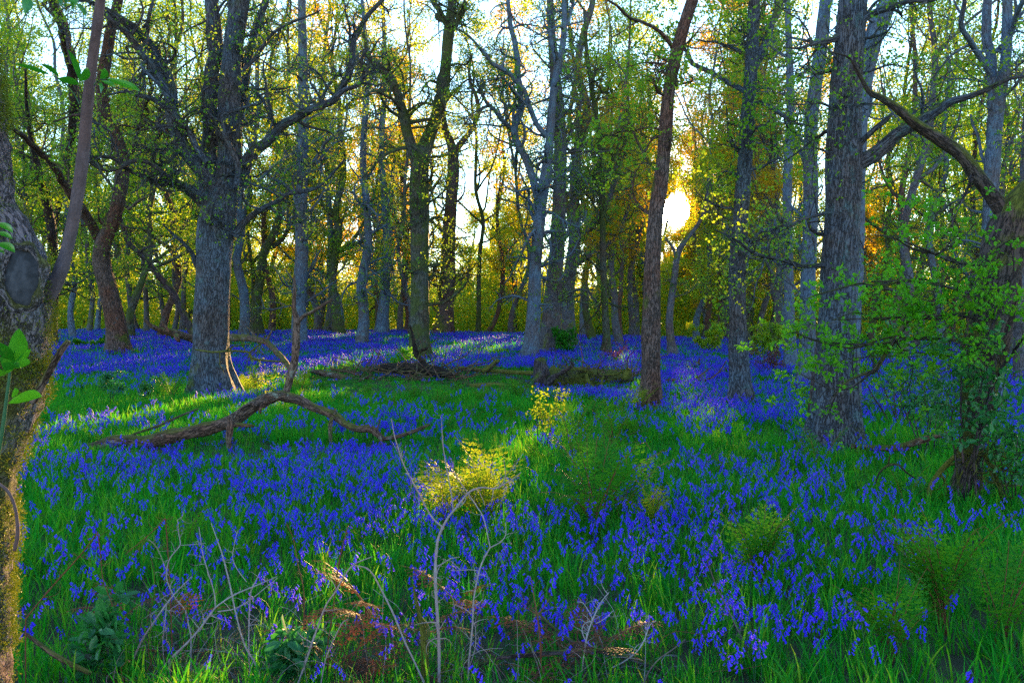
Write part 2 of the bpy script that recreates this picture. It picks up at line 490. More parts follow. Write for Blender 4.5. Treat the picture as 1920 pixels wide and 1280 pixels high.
def ground_mat():
    m, t = mat('woodland_floor'); n = N(t)
    geo = n('ShaderNodeNewGeometry')
    a = n('ShaderNodeTexNoise', {'Vector': geo.outputs['Position'], 'Scale': .8, 'Detail': 8.0, 'Roughness': .7})
    b = n('ShaderNodeTexNoise', {'Vector': geo.outputs['Position'], 'Scale': 14.0, 'Detail': 6.0, 'Roughness': .7})
    v = n('ShaderNodeTexVoronoi', {'Vector': geo.outputs['Position'], 'Scale': 22.0})
    c = n.ramp(a.outputs['Fac'], [(.35, (.010, .045, .006)), (.55, (.02, .06, .008)), (.75, (.05, .04, .015))])
    c = n.mix(b.outputs['Fac'], c, (.012, .012, .006), 'MIX')
    c = n.mix(n.math('MULTIPLY', v.outputs['Distance'], .5), c, (.06, .04, .02))
    bp = n('ShaderNodeBump', {'Strength': 1.0, 'Distance': .06, 'Height': b.outputs['Fac']})
    p = n('ShaderNodeBsdfPrincipled', {'Base Color': c, 'Roughness': .95, 'Normal': bp.outputs[0]})
    n('ShaderNodeOutputMaterial', {0: p.outputs[0]})
    return m

# ------------------------------------------------------------------ the ground
def build_ground():
    ys = np.concatenate([np.arange(-40, 0, 2.0), np.arange(0, 30, .25), np.arange(30, 70, .6), np.arange(70, 200, 6), [220, 300, 420]])
    xs = np.concatenate([-np.geomspace(320, 14, 26), np.arange(-13.5, 13.6, .3), np.geomspace(14, 320, 26)])
    X, Y = np.meshgrid(xs, ys)
    V = np.stack([X, Y, ground(X, Y)], -1).reshape(-1, 3)
    ny, nx = X.shape
    i = np.arange(ny * nx).reshape(ny, nx)
    f = np.stack([i[:-1, :-1], i[:-1, 1:], i[1:, 1:], i[1:, :-1]], -1).reshape(-1, 4)
    o = obj('ground', mesh('ground', [(V, f, None, None)], ground_mat()))
    tag(o, 'woodland floor rising to a low ridge under bluebells and grass', None, None, 'structure')
build_ground()
# ------------------------------------------------------------------ trees
LAND = []      # (px, phrase): trees that others are described by
def ext(P, R, keepmask):
    return P[keepmask], R[keepmask]
def build_tree(name, label, cat, limbs, d, seed, bark='oak', leaf='leaf', step=.12, trunk_sides=24, crown=None, base=True, group=None, lobes=5, sub=None, rough=.05, wig=.04, leafsize=.06, crown_limbs=None, lname='limb'):
    """limbs: list of dicts / tuples (pixel points, depth at the end); the first is the trunk; the rest are parts of their own"""
    rng = np.random.default_rng(seed)
    tr = []
    for li, lm in enumerate(limbs):
        pts, dend = lm[0], lm[1]
        dst = lm[2] if len(lm) > 2 else d
        r = limb_from_pixels(pts, dst, dend, step, rng, wig=0 if li == 0 else wig)
        tr.append(r)
    b0 = tr[0]
    if base:
        gz = float(ground(b0[0, 0], b0[0, 1]))
        dn = b0[0].copy(); dn[2] = gz - .35; dn[3] *= 1.0
        if b0[0, 2] > gz + .05:
            md = b0[0].copy(); md[2] = gz
            tr[0] = np.vstack([dn, md, b0])
        else:
            b0 = b0[b0[:, 2] > gz - .1]
            tr[0] = np.vstack([dn, b0])
        org = (dn[0], dn[1], gz)
    else:
        org = tuple(b0[0, :3])
    root = empty(name, org, label, cat, group)
    for li, r in enumerate(tr):
        rc = capped(r)
        S = trunk_sides if li == 0 else max(8, int(trunk_sides * .6))
        blk = tubes(rc[None, :, :3], rc[None, :, 3], S, rng, rough=rough, lobes=lobes if (li == 0 and base) else 0)
        obj('trunk' if li == 0 else lname, mesh('trunk' if li == 0 else lname, [blk], M[bark]), root, org)
    c = dict(n1=3.0, L1=2.0, n2=5, L2=.9, n3=5, L3=.4, leaves=4, spread=.75, t0=.12, up=.03, wig=.33, z0=None)
    c.update(crown or {})
    if crown is False: return root, tr
    use = [tr[i] for i in (crown_limbs if crown_limbs is not None else range(len(tr)))]
    segs = [resamp(r, 24) for r in use]
    P0 = np.stack([s[:, :3] for s in segs]); R0 = np.stack([s[:, 3] for s in segs])
    tl = np.linalg.norm(P0[:, 1:] - P0[:, :-1], axis=-1).sum()
    n1 = max(2, int(c['n1'] * tl))
    P1, R1 = grow(P0, R0, n1, c['L1'], 10, rng, c['wig'], c['up'], c['spread'], c['t0'])
    if c['z0'] is not None:
        k = P1[:, 0, 2] > c['z0']
        P1, R1 = P1[k], R1[k]
    k = keep(P1[:, 5]) & keep(P1[:, -1])
    P1, R1 = P1[k], R1[k]
    blks = [tubes(P1, R1, 5, rng)]
    P2, R2 = grow(P1, R1, len(P1) * c['n2'], c['L2'], 7, rng, c['wig'] * 1.1, c['up'], .65, .15)
    k = keep(P2[:, 3]) & keep(P2[:, -1]); P2, R2 = P2[k], R2[k]
    blks.append(tubes(P2, R2, 4, rng))
    P3, R3 = grow(P2, R2, len(P2) * c['n3'], c['L3'], 4, rng, c['wig'], c['up'], .6, .2)
    k = keep(P3[:, -1]); P3, R3 = P3[k], R3[k]
    blks.append(tubes(P3, R3, 3, rng))
    obj('branchwork', mesh('branchwork', blks, M[bark]), root, org)
    m = c['leaves']
    if m:
        tips = P3[:, -1]
        if c.get('bare'):
            tips = tips[rng.uniform(size=len(tips)) > c['bare']]
        C = np.repeat(tips, 3 * m, 0)
        C = C + rng.normal(size=C.shape) * leafsize * .6
        C = C[keep(C)]
        obj('crown', mesh('crown', [leaf_mesh(C, leafsize, rng, 'fold' if d < 24 else 'quad')], M[leaf], smooth=False), root, org)
    return root, tr

def up_from(pts, *more):
    return list(pts) + list(more)

# 1. the old oak with the broad fork
oak, _ = build_tree('oak_tree', 'stout old oak with twin stems and great twisting limbs above a short thick trunk', 'tree', [
    ([(401, 742, 74), (399, 715, 66), (396, 680, 61), (396, 600, 61), (400, 520, 61), (403, 450, 63), (410, 400, 60), (424, 355, 50), (431, 300, 47), (430, 240, 42), (430, 180, 40), (436, 100, 38), (447, 20, 36), (462, -60, 30), (470, -160, 20)], 21.0),
    ([(402, 440, 34), (394, 380, 32), (391, 320, 32), (393, 250, 31), (398, 150, 30), (401, 60, 28), (398, -40, 22), (392, -120, 14)], 22.3),
    ([(425, 390, 34), (400, 345, 32), (368, 305, 30), (340, 268, 27), (325, 225, 25), (318, 180, 23), (305, 130, 22), (285, 90, 20), (250, 50, 17), (215, 30, 12), (170, 5, 8), (120, -20, 5)], 19.5),
    ([(322, 190, 17), (300, 150, 16), (279, 120, 15), (258, 95, 14), (235, 60, 12), (203, 30, 9), (175, -10, 6)], 19.0, 20.2),
    ([(388, 305, 12), (352, 250, 12), (325, 215, 11), (302, 200, 10), (283, 185, 9), (262, 178, 8), (235, 172, 6), (200, 178, 3)], 20.0, 20.6),
    ([(400, 395, 22), (383, 386, 17), (360, 365, 15), (336, 350, 13), (312, 343, 12), (286, 339, 11), (264, 330, 10), (242, 319, 9), (220, 305, 8), (202, 297, 7), (165, 294, 5), (120, 302, 2.5)], 18.6),
    ([(378, 370, 14), (353, 349, 12), (325, 334, 11), (302, 322, 10), (285, 308, 10), (269, 302, 9), (250, 304, 8), (235, 310, 8), (208, 319, 8), (185, 313, 7), (165, 303, 4)], 19.2, 20.3),
    ([(450, 350, 30), (458, 322, 26), (466, 300, 24), (480, 280, 21), (497, 264, 20), (515, 248, 18), (531, 235, 17), (560, 221, 16), (588, 208, 15), (610, 194, 14), (628, 180, 14), (645, 150, 13), (660, 110, 12), (668, 70, 11), (690, 30, 9), (722, -5, 7)], 19.8),
    ([(628, 182, 10), (650, 168, 9), (672, 155, 8), (684, 135, 7), (680, 110, 6), (690, 92, 4)], 19.3, 20.0),
    ([(443, 352, 12), (445, 320, 11), (438, 288, 10), (428, 262, 10), (419, 235, 10), (424, 214, 10), (440, 206, 8), (455, 203, 6), (478, 195, 4)], 20.2, 20.6),
    ([(440, 442, 24), (452, 425, 14), (470, 405, 11), (488, 393, 10), (512, 378, 9), (540, 366, 8), (568, 360, 7), (595, 352, 6), (622, 325, 5), (645, 300, 3)], 19.9),
    ([(375, 503, 14), (364, 492, 9), (357, 474, 8), (345, 459, 7), (330, 446, 6), (318, 434, 4), (305, 420, 2.5)], 20.4),
    ([(440, 330, 18), (447, 250, 17), (455, 160, 16), (470, 90, 15), (492, 20, 13), (510, -40, 10)], 22.5, 21.4),
    ([(447, 140, 9), (470, 115, 8), (500, 80, 7), (545, 45, 5), (600, 20, 3)], 20.5, 21.0),
    ([(268, 95, 9), (275, 60, 8), (285, 20, 7), (300, -20, 5)], 20.0, 19.8),
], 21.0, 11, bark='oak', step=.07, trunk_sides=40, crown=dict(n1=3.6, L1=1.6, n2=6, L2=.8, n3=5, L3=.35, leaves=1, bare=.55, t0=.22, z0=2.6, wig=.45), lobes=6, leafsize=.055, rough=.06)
LAND.append((400, 'stout oak'))

# a low mossy spray in leaf on the oak's foot
# 2. the S-bent tree
build_tree('bent_tree', 'dark trunk with an S bend, forking, on the bluebells left of the stout oak', 'tree', [
    ([(222, 676, 40), (221, 655, 37), (217, 610, 35), (206, 555, 33), (193, 505, 32), (190, 475, 31), (196, 450, 30), (212, 415, 26), (222, 375, 24), (229, 330, 25), (227, 290, 24), (214, 245, 23), (196, 205, 22), (191, 160, 21), (200, 105, 22), (208, 55, 20), (222, 0, 17), (235, -80, 10)], 29.0),
    ([(192, 470, 20), (178, 432, 19), (160, 402, 18), (138, 372, 15), (118, 340, 14), (98, 310, 13), (75, 285, 12), (50, 262, 10), (20, 240, 7), (-20, 225, 4)], 27.0),
    ([(229, 305, 13), (245, 285, 11), (258, 255, 10), (268, 222, 9), (278, 190, 8), (283, 155, 7), (276, 125, 5)], 28.6),
    ([(214, 250, 8), (195, 238, 8), (175, 225, 7), (150, 218, 6), (128, 220, 4), (100, 228, 3)], 27.0, 28.8),
    ([(240, 392, 5), (262, 378, 5), (285, 362, 3)], 28.0, 28.9),
], depth(222, 672), 12, bark='brown', trunk_sides=28, crown=dict(n1=2.0, L1=1.6, leaves=1, bare=.2, z0=3.2))
LAND.append((215, 'S-bent tree'))
build_tree('leaning_tree', 'thin leaning dark tree slanting up behind the bluebells beside the stout oak', 'tree', [
    ([(366, 634, 15), (352, 605, 14), (336, 571, 13), (318, 540, 13), (296, 516, 12), (272, 485, 11), (253, 468, 10), (240, 452, 9), (232, 430, 8), (222, 400, 6), (205, 380, 4)], 36.0),
    ([(262, 474, 5), (278, 462, 4), (300, 458, 3)], 36.0, 37.0),
], 38.0, 13, bark='dark', trunk_sides=12, crown=dict(n1=1.5, L1=1.2, leaves=1, z0=3.0), base=False)
build_tree('dark_tree', 'dark slender trunk right behind the mossy trunk, one limb curving back', 'tree', [
    ([(97, 655, 19), (98, 600, 17), (101, 540, 17), (99, 480, 18), (97, 434, 18), (90, 395, 17), (80, 350, 14), (68, 310, 11), (58, 260, 9), (50, 200, 7), (48, 130, 4)], 30.0),
    ([(98, 440, 13), (106, 400, 12), (118, 350, 12), (128, 290, 14), (137, 230, 16), (139, 170, 19), (133, 120, 21), (121, 65, 21), (105, 15, 19), (88, -30, 15)], 28.5),
    ([(134, 120, 6), (126, 80, 6), (118, 50, 5), (95, 25, 5), (78, 5, 4)], 28.0, 28.5),
], depth(97, 652), 14, bark='dark', trunk_sides=18, crown=dict(n1=2.4, L1=1.6, leaves=1, z0=3.0))
LAND.append((97, 'dark slender trunk'))

def simple(name, label, pts, limbs=(), d=None, seed=0, bark='far', crown=None, dtop=None, sides=18, leaf='leaf', leafsize=.07, group=None, **k):
    if d is None: d = depth(pts[0][0], pts[0][1])
    c = dict(n1=3.2, L1=2.3, n2=6, L2=1.0, n3=4, L3=.45, leaves=2, bare=.3, z0=ground(0, d) + 1.8)
    c.update(crown or {})
    L = [(pts, dtop or d)] + [(l[0], d + l[1], (d + l[2]) if len(l) > 2 else d) for l in limbs]
    return build_tree(name, label, 'tree', L, d, seed, bark=bark, crown=c, trunk_sides=sides, step=.2, leaf=leaf, leafsize=leafsize, group=group, **k)

simple('slender_oak', 'straight pitted trunk seen behind the upright dead snag of the fallen bough',
       [(562, 648, 27), (561, 600, 25), (562, 540, 25), (566, 470, 24), (565, 400, 23), (567, 320, 22), (569, 220, 20), (568, 120, 18), (566, 20, 15), (566, -60, 10)],
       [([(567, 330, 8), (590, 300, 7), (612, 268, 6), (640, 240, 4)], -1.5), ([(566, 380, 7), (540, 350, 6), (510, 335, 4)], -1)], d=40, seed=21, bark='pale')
LAND.append((565, 'pitted trunk'))
simple('wavy_tree', 'thin wavy blue-grey trunk between the pitted trunk and the tall forked tree',
       [(674, 668, 24), (678, 640, 21), (682, 600, 19), (680, 560, 19), (677, 534, 18), (683, 500, 17), (690, 467, 16), (690, 430, 14), (687, 380, 14), (681, 310, 12), (683, 240, 12), (688, 168, 11), (691, 120, 9), (684, 60, 8), (678, -10, 6)],
       [([(689, 175, 5), (675, 140, 5), (668, 95, 4)], -1)], d=40, seed=22, bark='pale', sides=16)
LAND.append((682, 'wavy trunk'))
simple('pale_tree', 'light trunk with a swollen foot on the ridge right of the wavy trunk',
       [(715, 632, 26), (717, 600, 22), (721, 560, 19), (724, 500, 17), (726, 440, 17), (722, 380, 14), (717, 320, 12), (716, 250, 11), (722, 160, 10), (720, 60, 8), (716, -30, 5)],
       [([(722, 385, 6), (735, 330, 6), (742, 290, 5)], 1)], d=50, seed=23, bark='pale', sides=14)
LAND.append((716, 'light trunk'))
simple('forked_tree', 'tall round trunk splitting into two rising stems, behind the long log',
       [(786, 690, 40), (786, 665, 37), (786, 620, 35), (787, 560, 34), (787, 500, 34), (787, 430, 35), (786, 360, 36), (788, 305, 34), (800, 268, 27), (815, 228, 24), (828, 185, 24), (835, 130, 22), (840, 75, 21), (846, 20, 17), (855, -40, 12)],
       [([(786, 312, 26), (775, 282, 22), (764, 245, 20), (752, 205, 18), (742, 165, 16), (722, 135, 14), (700, 118, 12), (688, 98, 9), (680, 60, 6)], -2.0),
        ([(842, 50, 13), (826, 28, 12), (810, 0, 9)], .5), ([(845, 60, 12), (860, 35, 11), (872, 5, 9)], -1.0),
        ([(818, 225, 7), (835, 195, 6), (855, 165, 5), (880, 148, 3)], 1.5),
        ([(752, 205, 7), (730, 182, 6), (705, 172, 5), (690, 175, 3)], -3, -1.0)], d=32, seed=24, bark='greenish', sides=26, crown=dict(n1=3.6))
LAND.append((786, 'tall forked tree'))
simple('flared_trunk_tree', 'dark trunk with a wide flaring foot just right of the tall forked tree',
       [(829, 636, 40), (832, 610, 32), (836, 575, 27), (841, 534, 25), (842, 480, 24), (842, 434, 24), (846, 380, 23), (850, 320, 22), (848, 280, 18), (838, 250, 12), (832, 215, 9), (835, 150, 7)],
       [([(848, 305, 12), (860, 275, 12), (880, 250, 10), (893, 222, 9), (898, 195, 8), (880, 150, 6), (885, 100, 4)], -1.0)], d=52, seed=25, bark='brown', crown=dict(n1=3.6), sides=18)
LAND.append((832, 'flared-foot trunk'))
simple('mossy_branching_tree', 'smooth blue-grey trunk by the root stump, opening into several thin stems above',
       [(991, 684, 34), (996, 650, 27), (1000, 601, 25), (1002, 550, 24), (1004, 500, 23), (1008, 450, 23), (1012, 410, 22), (1016, 370, 22), (1024, 325, 20), (1030, 270, 16), (1034, 215, 15), (1040, 155, 14), (1052, 105, 13), (1058, 50, 11), (1057, -20, 9)],
       [([(1010, 380, 15), (1002, 345, 15), (990, 310, 14), (976, 280, 14), (965, 248, 14), (974, 205, 13), (974, 160, 12), (969, 111, 11), (957, 40, 9), (950, -20, 6)], 1.0),
        ([(1028, 258, 10), (1008, 235, 10), (993, 205, 10), (978, 160, 9), (955, 137, 9), (926, 124, 8), (905, 98, 7), (888, 75, 5), (860, 55, 3)], -1.6),
        ([(1044, 140, 8), (1035, 80, 8), (1030, 20, 6)], .6),
        ([(965, 250, 9), (945, 228, 8), (925, 205, 7), (905, 182, 6), (893, 150, 4)], -.5, .8),
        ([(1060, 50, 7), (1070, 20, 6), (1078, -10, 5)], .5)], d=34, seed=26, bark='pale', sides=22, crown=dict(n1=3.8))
LAND.append((1000, 'blue-grey trunk'))
simple('thick_trunk_tree', 'thick grey trunk standing close behind and right of the blue-grey trunk',
       [(1030, 678, 44), (1032, 640, 36), (1034, 600, 34), (1037, 560, 32), (1041, 510, 30), (1045, 460, 29), (1048, 400, 27), (1050, 330, 25), (1050, 250, 23), (1044, 170, 20), (1037, 100, 17), (1032, 20, 13), (1030, -50, 9)],
       [([(1048, 410, 9), (1075, 370, 8), (1100, 345, 7), (1130, 330, 4)], 1), ([(1049, 300, 8), (1068, 255, 7), (1085, 215, 6), (1090, 150, 4)], .5)], d=37, seed=27, bark='far', sides=20, crown=dict(n1=3.6))
LAND.append((1033, 'thick grey trunk'))
simple('thin_tree', 'thin straight trunk with a mossy side in open bluebells left of the sun tree',
       [(1137, 660, 18), (1137, 630, 14), (1134, 568, 12), (1131, 500, 12), (1130, 430, 11), (1129, 350, 10), (1124, 260, 10), (1112, 180, 9), (1100, 100, 8), (1096, 20, 6)],
       [([(1128, 345, 5), (1150, 300, 5), (1165, 260, 4), (1170, 200, 3)], .5)], d=38, seed=28, bark='greenish', sides=12)
LAND.append((1135, 'thin mossy trunk'))
simple('sun_tree', 'leaning trunk with the low sun shining at its right edge', 
       [(1220, 776, 40), (1220, 755, 36), (1221, 700, 33), (1221, 635, 33), (1222, 560, 32), (1223, 501, 31), (1226, 450, 30), (1230, 400, 28), (1238, 345, 27), (1245, 286, 26), (1249, 230, 25), (1253, 180, 24), (1262, 128, 23), (1275, 75, 23), (1288, 30, 22), (1301, -10, 21), (1312, -80, 15)],
       [([(1263, 92, 9), (1245, 70, 8), (1225, 55, 7), (1200, 38, 6), (1178, 27, 6), (1155, 10, 5), (1130, -5, 3)], -1.5),
        ([(1238, 330, 6), (1215, 300, 5), (1200, 270, 5), (1185, 235, 4), (1170, 190, 3)], 1.2)], seed=29, bark='brown', sides=26, crown=dict(n1=2.0, L1=1.4, leaves=2, t0=.4))
LAND.append((1225, 'sun tree'))
simple('thin_forked_tree', 'thin forked trunk far behind, right under the low sun',
       [(1262, 668, 20), (1258, 640, 15), (1255, 602, 13), (1259, 560, 13), (1265, 518, 12), (1270, 480, 12), (1284, 452, 9), (1306, 425, 7), (1322, 390, 6), (1330, 330, 5)],
       [([(1269, 490, 7), (1262, 465, 6), (1248, 446, 5)], .5)], d=36, seed=30, bark='far', sides=12, crown=dict(n1=1.6, L1=1.2))
simple('high_forked_tree', 'straight grey trunk with mossy foot, forking high, right of the low sun',
       [(1388, 764, 44), (1388, 740, 38), (1386, 700, 34), (1384, 635, 32), (1383, 580, 31), (1382, 534, 31), (1384, 470, 30), (1388, 417, 29), (1393, 350, 28), (1398, 285, 27), (1402, 215, 26), (1407, 150, 25), (1411, 80, 23), (1414, 10, 22), (1418, -60, 16)],
       [([(1405, 140, 18), (1418, 115, 17), (1433, 85, 16), (1448, 50, 15), (1462, 10, 14), (1475, -40, 10)], 1.5),
        ([(1397, 172, 11), (1372, 158, 10), (1347, 144, 9), (1322, 132, 9), (1300, 118, 8), (1285, 95, 6), (1270, 60, 4)], 1.5),
        ([(1405, 190, 9), (1430, 192, 9), (1450, 203, 9), (1470, 222, 8), (1492, 232, 6), (1520, 235, 4)], -1.0),
        ([(1396, 318, 6), (1425, 312, 5), (1455, 298, 4)], -.6),
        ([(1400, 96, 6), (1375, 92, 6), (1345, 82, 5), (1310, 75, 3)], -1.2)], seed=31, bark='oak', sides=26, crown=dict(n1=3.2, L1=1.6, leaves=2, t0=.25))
LAND.append((1388, 'grey forked trunk'))
simple('bluish_tree', 'pale bluish trunk close behind the fissured oak on its left',
       [(1512, 722, 34), (1513, 680, 30), (1514, 600, 28), (1515, 520, 27), (1519, 430, 28), (1520, 340, 27), (1520, 250, 25), (1528, 170, 24), (1538, 100, 24), (1545, 30, 23), (1552, -50, 18)],
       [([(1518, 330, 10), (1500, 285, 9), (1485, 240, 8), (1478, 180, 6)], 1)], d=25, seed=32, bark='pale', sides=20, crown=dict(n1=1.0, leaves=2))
LAND.append((1512, 'bluish trunk'))
simple('bluish_thin_tree', 'slimmer bluish trunk in shade left of the pale bluish trunk',
       [(1483, 694, 24), (1482, 650, 20), (1480, 580, 19), (1478, 500, 18), (1476, 400, 17), (1478, 300, 17), (1482, 200, 15), (1480, 100, 13), (1476, 0, 10)],
       [], d=30, seed=33, bark='pale', sides=14, crown=dict(n1=1.4, leaves=2))
simple('dark_stem_tree', 'narrow dark trunk pressed against the left foot of the fissured oak',
       [(1524, 812, 20), (1524, 780, 17), (1526, 740, 16), (1530, 700, 15), (1537, 640, 13), (1548, 560, 12), (1556, 460, 11)], [], d=14.5, seed=34, bark='dark', sides=14, crown=False if False else dict(n1=.2, L1=.6, leaves=1))
# the fissured oak
build_tree('fissured_oak', 'big dark oak with deeply fissured bark and a heavy limb out to the right', 'tree', [
    ([(1562, 862, 92), (1565, 835, 82), (1567, 790, 76), (1569, 740, 72), (1570, 680, 69), (1570, 620, 66), (1572, 540, 64), (1576, 470, 64), (1580, 400, 64), (1582, 320, 68), (1583, 250, 62), (1586, 170, 58), (1592, 90, 54), (1598, 20, 52), (1603, -60, 46), (1608, -160, 36)], 12.7),
    ([(1588, 325, 34), (1609, 306, 30), (1636, 290, 28), (1660, 272, 25), (1680, 256, 23), (1712, 236, 22), (1735, 218, 19), (1760, 204, 17), (1784, 191, 15), (1810, 183, 13), (1845, 170, 10), (1890, 150, 7), (1940, 140, 4)], 11.6),
    ([(1590, 290, 14), (1612, 274, 12), (1632, 255, 11), (1650, 236, 10), (1664, 224, 8), (1672, 212, 4)], 12.2),
    ([(1592, 75, 18), (1608, 52, 15), (1622, 38, 13), (1645, 25, 12), (1683, 14, 11), (1715, 5, 9), (1750, 0, 8), (1790, -20, 5)], 12.0),
    ([(1588, 66, 16), (1568, 72, 12), (1545, 78, 10), (1520, 88, 8), (1496, 92, 5), (1480, 90, 3)], 12.0),
    ([(1572, 492, 12), (1552, 497, 9), (1528, 498, 8), (1502, 497, 8), (1475, 491, 8), (1448, 481, 7), (1425, 473, 7), (1406, 465, 6), (1385, 454, 5), (1362, 442, 4), (1340, 430, 2.5)], 12.0),
    ([(1592, 205, 7), (1570, 208, 6), (1545, 200, 5), (1515, 192, 4), (1480, 195, 2.5)], 12.0),
    ([(1578, 405, 8), (1550, 398, 7), (1522, 404, 5), (1490, 420, 4), (1455, 425, 2.5)], 11.8),
    ([(1600, 215, 8), (1596, 240, 7), (1595, 262, 7), (1606, 275, 5)], 12.2, 12.35),
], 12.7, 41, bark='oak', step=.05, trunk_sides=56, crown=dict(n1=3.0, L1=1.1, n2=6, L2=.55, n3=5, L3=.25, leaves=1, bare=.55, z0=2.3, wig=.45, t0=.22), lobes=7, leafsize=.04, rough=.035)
LAND.append((1570, 'fissured oak'))
simple('leaning_bluish_tree', 'bluish trunk rising behind the fissured oak and leaning right at the top',
       [(1596, 700, 30), (1598, 600, 30), (1604, 500, 30), (1606, 400, 30), (1608, 300, 30), (1612, 220, 30), (1620, 150, 32), (1632, 90, 36), (1652, 35, 34), (1672, -10, 30), (1690, -60, 22)], [], d=18, seed=42, bark='pale', sides=20, crown=dict(n1=.6, leaves=2, t0=.6))

# the broken mossy tree at the right
build_tree('broken_mossy_tree', 'dark mossy leaning trunk at the edge with a long broken limb slanting up', 'tree', [
    ([(1806, 935, 46), (1814, 890, 38), (1822, 840, 38), (1829, 780, 40), (1834, 720, 46), (1840, 660, 54), (1852, 600, 62), (1866, 540, 70), (1880, 480, 76), (1892, 430, 74), (1902, 395, 60), (1920, 365, 44), (1950, 335, 34), (1990, 300, 20)], 9.0),
    ([(1888, 415, 34), (1876, 388, 30), (1850, 352, 28), (1824, 328, 27), (1795, 302, 25), (1767, 278, 24), (1742, 250, 22), (1717, 228, 19), (1690, 207, 17), (1666, 191, 15), (1648, 179, 12), (1633, 170, 9), (1620, 145, 7), (1606, 123, 6), (1594, 108, 4), (1560, 98, 2)], 8.6),
    ([(1870, 760, 30), (1858, 735, 30), (1858, 700, 30), (1868, 660, 28), (1880, 610, 26), (1893, 560, 24), (1905, 500, 20)], 9.3, 9.4),
    ([(1848, 505, 8), (1846, 495, 7), (1820, 494, 6), (1790, 491, 7), (1765, 482, 6), (1734, 468, 5), (1705, 455, 4), (1680, 447, 3), (1650, 440, 2)], 8.5, 9.2),
    ([(1845, 600, 7), (1820, 592, 6), (1790, 590, 6), (1755, 592, 5), (1720, 594, 5), (1690, 590, 4), (1650, 596, 3), (1610, 590, 2), (1560, 600, 1.5)], 8.3, 9.2),
    ([(1740, 594, 6), (1712, 596, 6), (1697, 604, 6), (1692, 616, 6), (1678, 632, 6), (1660, 656, 5), (1645, 680, 5), (1633, 698, 5), (1610, 704, 4), (1588, 714, 4), (1572, 732, 3), (1555, 752, 2)], 8.6, 8.4),
    ([(1640, 694, 3.5), (1618, 700, 3.5), (1592, 722, 4), (1578, 740, 4), (1560, 770, 2.5), (1545, 792, 1.5)], 8.5, 8.5),
    ([(1848, 655, 6), (1800, 640, 5), (1750, 632, 4), (1690, 636, 4), (1640, 645, 3.5), (1590, 650, 3), (1540, 640, 2.5), (1490, 622, 2)], 8.0, 9.0),
    ([(1850, 560, 6), (1800, 545, 5), (1740, 530, 4), (1680, 528, 3.5), (1620, 530, 3), (1560, 545, 2.5), (1510, 560, 1.6)], 7.8, 9.0),
    ([(1852, 478, 5), (1872, 462, 5), (1895, 456, 4), (1925, 452, 3), (1960, 455, 2)], 8.4, 8.8),
    ([(1850, 715, 8), (1880, 690, 6), (1905, 640, 5), (1940, 610, 3)], 8.4, 9.0),
], 9.0, 51, bark='dark_mossy', step=.045, trunk_sides=44, crown=False, lobes=5, rough=.07)
LAND.append((1815, 'broken mossy tree'))
simple('forked_pale_tree', 'bluish trunk forking high behind the broken mossy tree',
       [(1862, 735, 34), (1858, 680, 30), (1855, 600, 28), (1855, 500, 28), (1857, 420, 28), (1859, 340, 28), (1863, 270, 27), (1867, 215, 27), (1875, 175, 24), (1884, 130, 20), (1888, 70, 19), (1889, 0, 18), (1890, -70, 12)],
       [([(1866, 225, 20), (1860, 180, 19), (1858, 134, 18), (1854, 80, 18), (1851, 20, 17), (1848, -50, 12)], 1.0),
        ([(1857, 140, 12), (1842, 112, 11), (1822, 82, 11), (1805, 60, 10), (1800, 35, 10), (1806, 5, 8), (1815, -30, 6)], -1.5),
        ([(1889, 70, 12), (1905, 30, 11), (1925, -10, 9)], -1),
        ([(1858, 330, 6), (1840, 290, 6), (1828, 255, 5), (1820, 215, 4)], .6)], d=21, seed=52, bark='pale', sides=20, crown=dict(n1=1.6, leaves=2, L1=1.8))
LAND.append((1860, 'forked bluish trunk'))
simple('plain_tree', 'plain grey trunk between the forked bluish trunk and the frame of the view',
       [(1914, 700, 22), (1912, 620, 20), (1915, 500, 19), (1918, 380, 18), (1925, 260, 17), (1930, 120, 14), (1934, 0, 10)], [], d=26, seed=53, bark='far', sides=14, crown=dict(n1=1.8, leaves=2))

